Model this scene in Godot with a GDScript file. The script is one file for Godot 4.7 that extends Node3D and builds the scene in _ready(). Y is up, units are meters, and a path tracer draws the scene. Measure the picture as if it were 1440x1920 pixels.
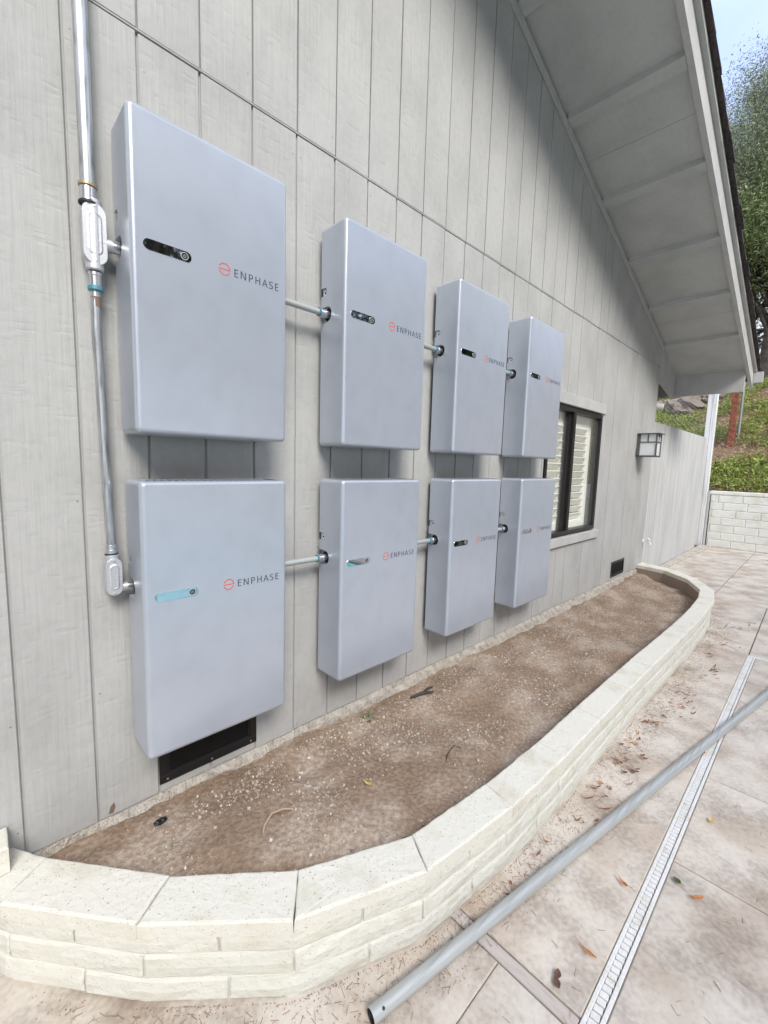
extends Node3D

# ------------------------------------------------------------------ layout
# x runs along the house wall away from the camera, y is up (0 = patio), z points out of the wall (0 = siding face)
const GROOVE0 := -0.324
const PITCH := 0.2096
const SIDING_BOTTOM := 0.232
const SIDING_JOINT := 3.005
const SLOPE := 0.325
const EAVE_X := 7.5
const CAP_TOP := 0.286
const BW := 0.55
const BH := 0.985

var M := {}
var taken := {}
var rng := RandomNumberGenerator.new()

func _ready() -> void:
	rng.seed = 4711
	add_camera_and_light()
	make_materials()
	build_ground()
	build_house()
	build_planter()
	build_hill()
	build_fence_and_walls()
	build_batteries()
	build_conduits()
	build_small_things()
	build_litter()
	build_trees()

func add_camera_and_light() -> void:
	var cam := Camera3D.new()
	cam.name = "camera"
	add_child(cam)
	var r := Vector3(0.71636, 0.02885, 0.69713)
	var f := Vector3(0.69548, -0.11128, -0.70987).normalized()
	r = (r - f * r.dot(f)).normalized()
	var u := r.cross(f).normalized()
	cam.transform = Transform3D(Basis(r, u, -f), Vector3(-0.41179, 1.5885, 1.77016))
	cam.fov = 99.58
	cam.near = 0.02
	cam.far = 600.0
	cam.current = true

	var env := Environment.new()
	env.background_mode = Environment.BG_SKY
	env.tonemap_mode = Environment.TONE_MAPPER_LINEAR
	env.tonemap_exposure = 3.1
	env.sdfgi_enabled = true
	env.ssao_enabled = true
	env.ssil_enabled = true
	var sky := Sky.new()
	var pano := PanoramaSkyMaterial.new()
	pano.panorama = sky_picture()
	pano.energy_multiplier = 0.62
	sky.sky_material = pano
	env.sky = sky
	var we := WorldEnvironment.new()
	we.name = "world_environment"
	we.environment = env
	add_child(we)

	var sun := DirectionalLight3D.new()
	sun.name = "sun"
	sun.light_energy = 0.5
	sun.light_angular_distance = 26.0
	sun.light_color = Color(1.0, 0.98, 0.95)
	sun.shadow_enabled = true
	add_child(sun)
	var to_sun := Vector3(-0.30, 0.66, 0.69).normalized()
	sun.look_at_from_position(to_sun * 50.0, Vector3.ZERO, Vector3.UP)

func sky_picture() -> ImageTexture:
	var w := 768
	var h := 384
	var n := FastNoiseLite.new()
	n.seed = 12
	n.noise_type = FastNoiseLite.TYPE_SIMPLEX_SMOOTH
	n.frequency = 1.1
	n.fractal_octaves = 5
	var im := Image.create(w, h, false, Image.FORMAT_RGBF)
	for j in h:
		var el := PI * (0.5 - (j + 0.5) / h)
		var ce := cos(el)
		var se := sin(el)
		for i in w:
			var az := TAU * (i + 0.5) / w
			var d := Vector3(ce * cos(az), se, ce * sin(az))
			var up := clampf(se, 0.0, 1.0)
			var blue := Color(0.72, 0.78, 0.87).lerp(Color(0.24, 0.355, 0.70), pow(up, 0.55))
			var q := d / (0.35 + up) * 1.3
			var c := n.get_noise_3d(q.x, q.y, q.z) * 0.9 + 0.52
			c = smoothstep(0.18, 0.85, c)
			var col := blue.lerp(Color(0.91, 0.91, 0.95), c * 0.88)
			im.set_pixel(i, j, Color(col.r, col.g, col.b))
	return ImageTexture.create_from_image(im)

# ------------------------------------------------------------------ textures and materials
func noise(freq: float, seed_: int, octaves := 4, type := FastNoiseLite.TYPE_SIMPLEX_SMOOTH) -> FastNoiseLite:
	var n := FastNoiseLite.new()
	n.seed = seed_
	n.frequency = freq
	n.fractal_octaves = octaves
	n.noise_type = type
	return n

func seamless(w: int, h: int, out_w: int, out_h: int, freq: float, seed_: int, octaves := 4, type := FastNoiseLite.TYPE_SIMPLEX_SMOOTH) -> PackedByteArray:
	var im := noise(freq, seed_, octaves, type).get_seamless_image(w, h)
	im.convert(Image.FORMAT_L8)
	if w != out_w or h != out_h:
		im.resize(out_w, out_h, Image.INTERPOLATE_CUBIC)
	return im.get_data()

func gray_texture(data: PackedByteArray, w: int, h: int) -> ImageTexture:
	return ImageTexture.create_from_image(Image.create_from_data(w, h, false, Image.FORMAT_L8, data))

func color_texture(data: PackedByteArray, w: int, h: int, g: Gradient) -> ImageTexture:
	var lut := []
	for i in 256:
		var c := g.sample(i / 255.0)
		lut.append([int(c.r * 255), int(c.g * 255), int(c.b * 255)])
	var out := PackedByteArray()
	out.resize(w * h * 3)
	for i in w * h:
		var l: Array = lut[data[i]]
		out[i * 3] = l[0]
		out[i * 3 + 1] = l[1]
		out[i * 3 + 2] = l[2]
	return ImageTexture.create_from_image(Image.create_from_data(w, h, false, Image.FORMAT_RGB8, out))

func grad(stops: Array) -> Gradient:
	var g := Gradient.new()
	var off := PackedFloat32Array()
	var col := PackedColorArray()
	for s in stops:
		off.append(s[0])
		var v = s[1]
		col.append(v if v is Color else Color(v, v, v))
	g.offsets = off
	g.colors = col
	return g

func mat(called: String, lin: Color, rough: float, metal := 0.0) -> StandardMaterial3D:
	var m := StandardMaterial3D.new()
	m.resource_name = called
	m.albedo_color = lin.linear_to_srgb()
	m.roughness = rough
	m.metallic = metal
	M[called] = m
	return m

func planar(m: StandardMaterial3D, scale: Vector3, tex: Texture2D, height: Texture2D, cm: float) -> void:
	m.uv1_triplanar = true
	m.uv1_world_triplanar = true
	m.uv1_scale = scale
	m.uv1_triplanar_sharpness = 4.0
	if tex:
		m.albedo_texture = tex
	if height:
		m.heightmap_enabled = true
		m.heightmap_texture = height
		m.heightmap_scale = cm

func overlay(m: StandardMaterial3D, scale: Vector3, tex: Texture2D) -> void:
	m.detail_enabled = true
	m.detail_blend_mode = BaseMaterial3D.BLEND_MODE_MUL
	m.detail_uv_layer = BaseMaterial3D.DETAIL_UV_2
	m.detail_albedo = tex
	m.uv2_triplanar = true
	m.uv2_world_triplanar = true
	m.uv2_scale = scale
	m.uv2_triplanar_sharpness = 4.0

func make_materials() -> void:
	# rough-sawn siding: vertical grain with cross-cut saw marks
	var S := 1024
	var grain := seamless(1024, 48, S, S, 0.06, 3, 4)
	var saw := seamless(170, 1024, S, S, 0.05, 5, 4)
	var lump := seamless(512, 512, S, S, 0.02, 8, 3)
	var hh := PackedByteArray()
	hh.resize(S * S)
	for i in S * S:
		var mask := clampf((lump[i] - 96) / 80.0, 0.0, 1.0)
		var s := clampf((saw[i] - 120) / 110.0, 0.0, 1.0)
		hh[i] = int(clampf(grain[i] * 0.5 + 110.0 - s * 95.0 * mask, 0, 255))
	var siding_h := gray_texture(hh, S, S)
	var blotch := seamless(256, 256, 256, 256, 0.02, 21, 5)
	var fine := seamless(256, 256, 256, 256, 0.09, 22, 4)
	var blotch_tex := color_texture(blotch, 256, 256, grad([[0.0, 0.93], [0.4, 0.975], [0.65, 1.0], [1.0, 1.0]]))
	var fine_tex := color_texture(fine, 256, 256, grad([[0.0, 0.9], [0.5, 0.98], [1.0, 1.0]]))
	var calm_tex := color_texture(fine, 256, 256, grad([[0.0, 0.96], [0.5, 0.99], [1.0, 1.0]]))
	for k in 3:
		var m := mat("siding_paint_%d" % k, Color(0.432, 0.430, 0.412) * [1.0, 0.985, 1.015][k], 0.72)
		planar(m, Vector3(0.9, 0.8, 0.9), calm_tex, siding_h, 0.26)
		m.uv1_offset = Vector3(0.37 * k, 0.21 * k, 0)
		overlay(m, Vector3(0.45, 0.3, 0.45), blotch_tex)
	var trim := mat("trim_paint", Color(0.49, 0.486, 0.465), 0.62)
	planar(trim, Vector3(1.2, 0.7, 1.2), calm_tex, siding_h, 0.06)
	overlay(trim, Vector3(0.6, 0.4, 0.6), blotch_tex)
	var soff := mat("soffit_paint", Color(0.49, 0.49, 0.47), 0.75)
	planar(soff, Vector3(0.9, 0.9, 0.9), calm_tex, siding_h, 0.05)
	overlay(soff, Vector3(0.4, 0.4, 0.4), blotch_tex)
	var white := mat("weathered_white_paint", Color(0.78, 0.785, 0.78), 0.7)
	planar(white, Vector3(1.6, 0.5, 1.6), color_texture(seamless(256, 24, 256, 256, 0.06, 31, 4), 256, 256, grad([[0.0, 0.78], [0.3, 0.92], [0.55, 1.0], [1.0, 1.0]])), siding_h, 0.15)
	var fence := mat("fence_paint", Color(0.56, 0.565, 0.55), 0.75)
	planar(fence, Vector3(1.0, 0.25, 1.0), color_texture(seamless(256, 24, 256, 256, 0.05, 33, 4), 256, 256, grad([[0.0, 0.88], [0.4, 0.96], [0.7, 1.0], [1.0, 1.0]])), siding_h, 0.1)
	overlay(fence, Vector3(0.3, 0.12, 0.3), blotch_tex)

	# painted slump block: rough, pitted, with specks where the paint never reached
	var rough_a := seamless(512, 512, 512, 512, 0.03, 41, 5)
	var pits := seamless(512, 512, 512, 512, 0.11, 42, 2)
	var bh := PackedByteArray()
	bh.resize(512 * 512)
	var speck := PackedByteArray()
	speck.resize(512 * 512)
	for i in 512 * 512:
		var p := clampf((pits[i] - 196) / 22.0, 0.0, 1.0)
		bh[i] = int(clampf(rough_a[i] * 0.7 + 70.0 - p * 90.0, 0, 255))
		var zone := clampf((rough_a[i] - 110) / 50.0, 0.0, 1.0)
		speck[i] = int(255.0 * (1.0 - p * zone))
	var block_h := gray_texture(bh, 512, 512)
	var speck_tex := color_texture(speck, 512, 512, grad([[0.0, Color(0.42, 0.39, 0.34)], [0.6, Color(0.9, 0.89, 0.86)], [1.0, 1.0]]))
	var dirt_tex := color_texture(blotch, 256, 256, grad([[0.0, Color(0.92, 0.90, 0.86)], [0.25, Color(0.97, 0.965, 0.945)], [0.45, 1.0], [1.0, 1.0]]))
	for k in 3:
		var m := mat("block_paint_%d" % k, [Color(0.65, 0.64, 0.56), Color(0.665, 0.655, 0.58), Color(0.635, 0.63, 0.555)][k], 0.8)
		planar(m, Vector3(1.5, 1.5, 1.5), null, block_h, 0.55)
		overlay(m, Vector3(0.9, 0.9, 0.9), dirt_tex)
	var capm := mat("cap_paint", Color(0.69, 0.67, 0.585), 0.8)
	planar(capm, Vector3(2.2, 2.2, 2.2), speck_tex, block_h, 0.22)
	overlay(capm, Vector3(0.8, 0.8, 0.8), dirt_tex)
	var bare := mat("bare_block", Color(0.30, 0.24, 0.19), 0.9)
	planar(bare, Vector3(2.0, 2.0, 2.0), speck_tex, block_h, 0.6)
	var wallm := mat("far_block_paint", Color(0.78, 0.785, 0.72), 0.8)
	planar(wallm, Vector3(1.2, 1.2, 1.2), null, block_h, 0.5)
	overlay(wallm, Vector3(0.5, 0.5, 0.5), dirt_tex)

	# stamped concrete
	var stone := seamless(1024, 1024, 1024, 1024, 0.006, 51, 6)
	var ridged := noise(0.004, 52, 5)
	ridged.fractal_type = FastNoiseLite.FRACTAL_RIDGED
	var rim := ridged.get_seamless_image(1024, 1024)
	rim.convert(Image.FORMAT_L8)
	var rd := rim.get_data()
	var gritty := seamless(512, 512, 1024, 1024, 0.12, 53, 3)
	var ph := PackedByteArray()
	ph.resize(1024 * 1024)
	var pc := PackedByteArray()
	pc.resize(1024 * 1024)
	for i in 1024 * 1024:
		var crack := clampf((rd[i] - 205) / 40.0, 0.0, 1.0)
		ph[i] = int(clampf(stone[i] * 0.55 + gritty[i] * 0.12 + 70.0 + crack * 40.0, 0, 255))
		pc[i] = int(clampf(stone[i] * 0.62 + gritty[i] * 0.38 + crack * 34.0, 0, 255))
	var patio_h := gray_texture(ph, 1024, 1024)
	var patio_tex := color_texture(pc, 1024, 1024, grad([[0.0, Color(0.74, 0.71, 0.68)], [0.32, Color(0.86, 0.835, 0.81)], [0.5, Color(0.94, 0.92, 0.895)], [0.7, Color(0.985, 0.97, 0.945)], [1.0, Color(1, 0.99, 0.97)]]))
	var stain_tex := color_texture(blotch, 256, 256, grad([[0.0, Color(0.86, 0.81, 0.77)], [0.3, Color(0.94, 0.915, 0.89)], [0.5, Color(0.99, 0.98, 0.97)], [1.0, 1.0]]))
	for k in 3:
		var m := mat("stamped_concrete_%d" % k, [Color(0.675, 0.65, 0.605), Color(0.655, 0.635, 0.595), Color(0.69, 0.66, 0.61)][k], 0.82)
		planar(m, Vector3(0.62, 0.62, 0.62), patio_tex, patio_h, 0.8)
		m.uv1_offset = Vector3(0.31 * k, 0, 0.17 * k)
		overlay(m, Vector3(0.37, 0.37, 0.37), stain_tex)
	var base := mat("bare_earth", Color(0.20, 0.165, 0.125), 0.95)
	planar(base, Vector3(0.7, 0.7, 0.7), stain_tex, patio_h, 1.0)
	var kerb := mat("kerb_concrete", Color(0.55, 0.52, 0.48), 0.85)
	planar(kerb, Vector3(0.8, 0.8, 0.8), patio_tex, patio_h, 0.6)
	var found := mat("foundation_concrete", Color(0.53, 0.51, 0.475), 0.9)
	planar(found, Vector3(3.2, 3.2, 3.2), patio_tex, block_h, 1.4)
	overlay(found, Vector3(1.8, 1.8, 1.8), dirt_tex)
	var timber := mat("weathered_timber", Color(0.55, 0.49, 0.44), 0.85)
	planar(timber, Vector3(3.0, 3.0, 0.5), fine_tex, siding_h, 0.15)

	# soil
	var clod := seamless(512, 512, 512, 512, 0.035, 61, 6)
	var crumb := seamless(512, 512, 512, 512, 0.22, 62, 3)
	var sh := PackedByteArray()
	sh.resize(512 * 512)
	for i in 512 * 512:
		sh[i] = int(clampf(clod[i] * 0.6 + crumb[i] * 0.4, 0, 255))
	var soil_h := gray_texture(sh, 512, 512)
	var soil_tex := color_texture(sh, 512, 512, grad([[0.0, Color(0.66, 0.62, 0.60)], [0.4, Color(0.83, 0.80, 0.77)], [0.62, Color(0.93, 0.91, 0.88)], [0.8, 1.0], [1.0, 1.0]]))
	var soil := mat("dry_soil", Color(0.53, 0.45, 0.375), 0.95)
	planar(soil, Vector3(1.9, 1.9, 1.9), soil_tex, soil_h, 0.8)
	overlay(soil, Vector3(0.36, 0.36, 0.46), color_texture(seamless(512, 512, 512, 512, 0.012, 64, 6), 512, 512, grad([[0.0, Color(0.78, 0.73, 0.68)], [0.4, Color(0.86, 0.82, 0.78)], [0.56, Color(0.92, 0.895, 0.87)], [0.72, 1.0], [1.0, 1.0]])))
	mat("pebble", Color(0.40, 0.34, 0.28), 0.9).vertex_color_use_as_albedo = true
	M.pebble.albedo_color = Color.WHITE
	var hill := mat("hillside_earth", Color(0.30, 0.22, 0.15), 0.95)
	planar(hill, Vector3(0.8, 0.8, 0.8), soil_tex, soil_h, 3.0)

	# metal, plastic, glass
	var paint := mat("battery_paint", Color(0.525, 0.57, 0.645), 0.30, 0.38)
	paint.clearcoat_enabled = true
	paint.clearcoat = 0.35
	paint.clearcoat_roughness = 0.2
	var dust := PackedByteArray()
	dust.resize(512 * 512)
	for i in 512 * 512:
		dust[i] = int(255.0 * clampf((pits[i] - 206) / 20.0, 0.0, 1.0) * clampf((rough_a[i] - 120) / 60.0, 0.0, 1.0))
	planar(paint, Vector3(2.6, 2.1, 2.6), color_texture(dust, 512, 512, grad([[0.0, 0.955], [0.5, 0.985], [1.0, 1.0]])), null, 0.0)
	overlay(paint, Vector3(1.3, 1.1, 1.3), color_texture(blotch, 256, 256, grad([[0.0, 0.965], [0.5, 0.99], [1.0, 1.0]])))
	mat("battery_core", Color(0.03, 0.032, 0.035), 0.6)
	mat("bracket_metal", Color(0.30, 0.31, 0.32), 0.5, 0.7)
	mat("status_glass", Color(0.74, 0.76, 0.77), 0.03, 1.0)
	mat("black_plastic", Color(0.018, 0.019, 0.02), 0.4)
	mat("gray_ring", Color(0.38, 0.39, 0.40), 0.4)
	mat("logo_red", Color(0.62, 0.105, 0.06), 0.5)
	mat("logo_navy", Color(0.045, 0.055, 0.09), 0.5)
	var streak := color_texture(seamless(128, 24, 256, 256, 0.08, 71, 3), 256, 256, grad([[0.0, 0.72], [0.45, 0.92], [1.0, 1.0]]))
	var emt := mat("galvanized_steel", Color(0.66, 0.68, 0.69), 0.36, 0.9)
	planar(emt, Vector3(5.0, 3.0, 5.0), streak, siding_h, 0.02)
	var streak2 := color_texture(seamless(24, 128, 256, 256, 0.08, 72, 3), 256, 256, grad([[0.0, 0.86], [0.45, 0.97], [1.0, 1.0]]))
	var emt2 := mat("galvanized_tube", Color(0.50, 0.52, 0.505), 0.5, 0.4)
	planar(emt2, Vector3(0.5, 5.0, 5.0), streak2, null, 0.0)
	var cast := mat("cast_aluminium", Color(0.66, 0.67, 0.69), 0.5, 0.75)
	planar(cast, Vector3(6, 6, 6), fine_tex, block_h, 0.012)
	mat("zinc_fitting", Color(0.68, 0.69, 0.70), 0.3, 0.95)
	mat("teal_seal", Color(0.09, 0.27, 0.33), 0.45, 0.3)
	mat("brass_ring", Color(0.45, 0.34, 0.22), 0.45, 0.6)
	mat("rubber", Color(0.02, 0.02, 0.022), 0.6)
	mat("rust_mark", Color(0.20, 0.15, 0.11), 0.8, 0.2)
	mat("bronze_frame", Color(0.028, 0.025, 0.024), 0.42, 0.4)
	mat("shutter_paint", Color(0.88, 0.875, 0.78), 0.55)
	mat("dark_interior", Color(0.06, 0.06, 0.06), 0.9)
	var glass := mat("window_glass", Color(0.9, 0.95, 0.95), 0.02)
	glass.transparency = BaseMaterial3D.TRANSPARENCY_ALPHA
	glass.albedo_color = Color(0.9, 0.95, 0.95, 0.05)
	var frost := mat("frosted_glass", Color(0.93, 0.95, 0.95), 0.35)
	frost.backlight_enabled = true
	frost.backlight = Color(0.9, 0.9, 0.9)
	mat("lantern_metal", Color(0.115, 0.125, 0.125), 0.5, 0.3)
	mat("vent_black", Color(0.008, 0.008, 0.009), 0.45)
	mat("vent_wire", Color(0.03, 0.031, 0.032), 0.45, 0.4)
	mat("white_plastic", Color(0.78, 0.775, 0.75), 0.5)
	planar(M.white_plastic, Vector3(3, 3, 3), fine_tex, null, 0.0)
	overlay(M.white_plastic, Vector3(1.5, 1.5, 1.5), dirt_tex)
	mat("drain_dark", Color(0.05, 0.045, 0.04), 0.9)
	var sh_tex := color_texture(seamless(64, 256, 256, 256, 0.05, 81, 4), 256, 256, grad([[0.0, 0.55], [0.5, 0.85], [1.0, 1.0]]))
	for k in 3:
		var m := mat("shingle_%d" % k, [Color(0.075, 0.06, 0.057), Color(0.095, 0.075, 0.068), Color(0.06, 0.052, 0.052)][k], 0.9)
		planar(m, Vector3(2.0, 3.0, 2.0), sh_tex, block_h, 0.6)
	var bark := mat("bark", Color(0.10, 0.085, 0.07), 0.95)
	planar(bark, Vector3(1.5, 0.5, 1.5), sh_tex, block_h, 2.0)
	var redwood := mat("red_brown_wood", Color(0.33, 0.105, 0.06), 0.8)
	planar(redwood, Vector3(3, 0.8, 3), sh_tex, siding_h, 0.2)
	mat("galvanized_post", Color(0.33, 0.34, 0.34), 0.55, 0.6)
	var rock := mat("rock", Color(0.25, 0.22, 0.19), 0.9)
	planar(rock, Vector3(1, 1, 1), patio_tex, block_h, 3.0)
	for a in [["leaf_green", 0.5], ["leaf_dry", 0.1]]:
		var m := mat(a[0], Color.WHITE, 0.55)
		m.albedo_color = Color.WHITE
		m.vertex_color_use_as_albedo = true
		m.cull_mode = BaseMaterial3D.CULL_DISABLED
		m.backlight_enabled = true
		m.backlight = Color(a[1], a[1], a[1])
	mat("pool_plaster", Color(0.48, 0.82, 0.79), 0.7)
	var water := mat("pool_water", Color(0.5, 0.85, 0.85), 0.03)
	water.transparency = BaseMaterial3D.TRANSPARENCY_ALPHA
	water.albedo_color = Color(0.45, 0.82, 0.82, 0.25)

# ------------------------------------------------------------------ nodes
func numbered(called: String) -> String:
	if not taken.has(called):
		taken[called] = 0
		return called
	taken[called] += 1
	return "%s_%03d" % [called, taken[called]]

func thing(called: String, label: String, category: String, at := Vector3.ZERO, group := "") -> Node3D:
	var o := Node3D.new()
	o.name = numbered(called)
	add_child(o)
	o.position = at
	tag(o, label, category, group)
	return o

func tag(o: Node, label: String, category: String, group := "") -> void:
	o.set_meta("label", label)
	o.set_meta("category", category)
	if group:
		o.set_meta("group", group)

func part(called: String, mesh: Mesh, material: Material, parent: Node, at := Vector3.ZERO, basis_ := Basis.IDENTITY) -> MeshInstance3D:
	var o := MeshInstance3D.new()
	o.name = called
	o.mesh = mesh
	o.material_override = material
	o.transform = Transform3D(basis_, at)
	parent.add_child(o, true)
	return o

func group_part(called: String, parent: Node, at := Vector3.ZERO) -> Node3D:
	var o := Node3D.new()
	o.name = called
	o.position = at
	parent.add_child(o, true)
	return o

func top(called: String, mesh: Mesh, material: Material, at := Vector3.ZERO) -> MeshInstance3D:
	return part(numbered(called), mesh, material, self, at)

func structure(called: String, mesh: Mesh, material: Material) -> MeshInstance3D:
	var o := top(called, mesh, material)
	o.set_meta("kind", "structure")
	return o

# ------------------------------------------------------------------ geometry
class Shape:
	var v := PackedVector3Array()
	var n := PackedVector3Array()
	var c := PackedColorArray()
	var tint := Color.WHITE
	var tinted := false
	func tri(a: Vector3, b: Vector3, d: Vector3, hint: Vector3) -> void:
		var nn := (d - a).cross(b - a)
		if nn.length_squared() < 1e-18:
			return
		nn = nn.normalized()
		if nn.dot(hint) < 0.0:
			nn = -nn
			var t := b
			b = d
			d = t
		v.append(a); v.append(b); v.append(d)
		n.append(nn); n.append(nn); n.append(nn)
		if tinted:
			c.append(tint); c.append(tint); c.append(tint)
	func quad(a: Vector3, b: Vector3, d: Vector3, e: Vector3, hint: Vector3) -> void:
		tri(a, b, d, hint)
		tri(a, d, e, hint)
	func smooth_tri(p: Array, m: Array) -> void:
		var nn: Vector3 = (p[2] - p[0]).cross(p[1] - p[0])
		if nn.length_squared() < 1e-18:
			return
		var order := [0, 1, 2] if nn.dot(m[0] + m[1] + m[2]) >= 0.0 else [0, 2, 1]
		for k in order:
			v.append(p[k])
			n.append(m[k])
			if tinted:
				c.append(tint)
	func smooth_quad(p: Array, m: Array) -> void:
		smooth_tri([p[0], p[1], p[2]], [m[0], m[1], m[2]])
		smooth_tri([p[0], p[2], p[3]], [m[0], m[2], m[3]])
	func done() -> ArrayMesh:
		var a := []
		a.resize(Mesh.ARRAY_MAX)
		a[Mesh.ARRAY_VERTEX] = v
		a[Mesh.ARRAY_NORMAL] = n
		if tinted:
			a[Mesh.ARRAY_COLOR] = c
		var m := ArrayMesh.new()
		m.add_surface_from_arrays(Mesh.PRIMITIVE_TRIANGLES, a)
		return m

# a six-sided solid: p[0..3] bottom loop, p[4..7] top loop above it
func add_hexa(s: Shape, p: Array) -> void:
	var mid := Vector3.ZERO
	for q in p:
		mid += q / 8.0
	for f in [[0, 1, 2, 3], [4, 5, 6, 7], [0, 1, 5, 4], [1, 2, 6, 5], [2, 3, 7, 6], [3, 0, 4, 7]]:
		var m: Vector3 = (p[f[0]] + p[f[1]] + p[f[2]] + p[f[3]]) / 4.0
		s.quad(p[f[0]], p[f[1]], p[f[2]], p[f[3]], m - mid)

func hexa(p: Array) -> ArrayMesh:
	var s := Shape.new()
	add_hexa(s, p)
	return s.done()

func box_points(a: Vector3, b: Vector3) -> Array:
	return [Vector3(a.x, a.y, a.z), Vector3(b.x, a.y, a.z), Vector3(b.x, a.y, b.z), Vector3(a.x, a.y, b.z), Vector3(a.x, b.y, a.z), Vector3(b.x, b.y, a.z), Vector3(b.x, b.y, b.z), Vector3(a.x, b.y, b.z)]

# box with chamfered edges
func add_chamfered(s: Shape, a: Vector3, b: Vector3, d: float) -> void:
	var mid := (a + b) / 2.0
	var h := (b - a) / 2.0
	d = minf(d, minf(h.x, minf(h.y, h.z)) * 0.9)
	var pt := func(sx: float, sy: float, sz: float, face: int) -> Vector3:
		var q := Vector3(sx * (h.x - d), sy * (h.y - d), sz * (h.z - d))
		q[face] += [sx, sy, sz][face] * d
		return mid + q
	for ax in 3:
		for sg in [-1.0, 1.0]:
			var q := []
			for k in [[-1, -1], [1, -1], [1, 1], [-1, 1]]:
				var w := [0.0, 0.0, 0.0]
				w[ax] = sg
				w[(ax + 1) % 3] = float(k[0])
				w[(ax + 2) % 3] = float(k[1])
				q.append(pt.call(w[0], w[1], w[2], ax))
			var hint := Vector3.ZERO
			hint[ax] = sg
			s.quad(q[0], q[1], q[2], q[3], hint)
	for ax in 3:
		var b1 := (ax + 1) % 3
		var b2 := (ax + 2) % 3
		for s1 in [-1.0, 1.0]:
			for s2 in [-1.0, 1.0]:
				var e := []
				for se in [-1.0, 1.0]:
					var w := [0.0, 0.0, 0.0]
					w[ax] = se
					w[b1] = s1
					w[b2] = s2
					e.append([pt.call(w[0], w[1], w[2], b1), pt.call(w[0], w[1], w[2], b2)])
				var hint := Vector3.ZERO
				hint[b1] = s1
				hint[b2] = s2
				s.quad(e[0][0], e[1][0], e[1][1], e[0][1], hint)
	for sx in [-1.0, 1.0]:
		for sy in [-1.0, 1.0]:
			for sz in [-1.0, 1.0]:
				s.tri(pt.call(sx, sy, sz, 0), pt.call(sx, sy, sz, 1), pt.call(sx, sy, sz, 2), Vector3(sx, sy, sz))

func cbox(a: Vector3, b: Vector3, d := 0.003) -> ArrayMesh:
	var s := Shape.new()
	add_chamfered(s, a, b, d)
	return s.done()

# polygon extruded along "y" or "z", both ends bevelled
func inset(poly: PackedVector2Array, d: float) -> PackedVector2Array:
	var out := PackedVector2Array()
	var k := poly.size()
	var sg := -1.0 if Geometry2D.is_polygon_clockwise(poly) else 1.0
	for i in k:
		var e1 := (poly[i] - poly[(i + k - 1) % k]).normalized()
		var e2 := (poly[(i + 1) % k] - poly[i]).normalized()
		var n1 := Vector2(e1.y, -e1.x) * sg
		var n2 := Vector2(e2.y, -e2.x) * sg
		out.append(poly[i] - (n1 + n2) / maxf(0.3, 1.0 + n1.dot(n2)) * d)
	return out

func add_extruded(s: Shape, poly: PackedVector2Array, lo: float, hi: float, bevel: float, axis := "z") -> void:
	var put := func(q: Vector2, w: float) -> Vector3:
		return Vector3(q.x, q.y, w) if axis == "z" else Vector3(q.x, w, q.y)
	var up := Vector3(0, 0, 1) if axis == "z" else Vector3(0, 1, 0)
	var small := inset(poly, bevel) if bevel > 0.0 else poly
	var k := poly.size()
	var sg := -1.0 if Geometry2D.is_polygon_clockwise(poly) else 1.0
	var idx := Geometry2D.triangulate_polygon(small)
	for i in range(0, idx.size(), 3):
		s.tri(put.call(small[idx[i]], hi), put.call(small[idx[i + 1]], hi), put.call(small[idx[i + 2]], hi), up)
		s.tri(put.call(small[idx[i]], lo), put.call(small[idx[i + 1]], lo), put.call(small[idx[i + 2]], lo), -up)
	for i in k:
		var j := (i + 1) % k
		var e := (poly[j] - poly[i]).normalized()
		var o: Vector3 = put.call(Vector2(e.y, -e.x) * sg, 0.0)
		s.quad(put.call(poly[i], lo + bevel), put.call(poly[j], lo + bevel), put.call(poly[j], hi - bevel), put.call(poly[i], hi - bevel), o)
		if bevel > 0.0:
			s.quad(put.call(poly[i], hi - bevel), put.call(poly[j], hi - bevel), put.call(small[j], hi), put.call(small[i], hi), o + up)
			s.quad(put.call(poly[i], lo + bevel), put.call(poly[j], lo + bevel), put.call(small[j], lo), put.call(small[i], lo), o - up)

func extruded(poly: PackedVector2Array, lo: float, hi: float, bevel := 0.0, axis := "z") -> ArrayMesh:
	var s := Shape.new()
	add_extruded(s, poly, lo, hi, bevel, axis)
	return s.done()

func stadium(w: float, h: float, mid := Vector2.ZERO, seg := 10) -> PackedVector2Array:
	# rounded ends on the longer axis
	var out := PackedVector2Array()
	var wide := w >= h
	var r := minf(w, h) / 2.0
	var l := maxf(w, h) / 2.0 - r
	for side in 2:
		for i in seg + 1:
			var a := -PI / 2 + PI * i / seg + PI * side
			var q := Vector2(cos(a), sin(a)) * r + Vector2(l if side == 0 else -l, 0)
			out.append(mid + (q if wide else Vector2(-q.y, q.x)))
	return out

func circle(r: float, mid := Vector2.ZERO, seg := 20) -> PackedVector2Array:
	var out := PackedVector2Array()
	for i in seg:
		var a := TAU * i / seg
		out.append(mid + Vector2(cos(a), sin(a)) * r)
	return out

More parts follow.
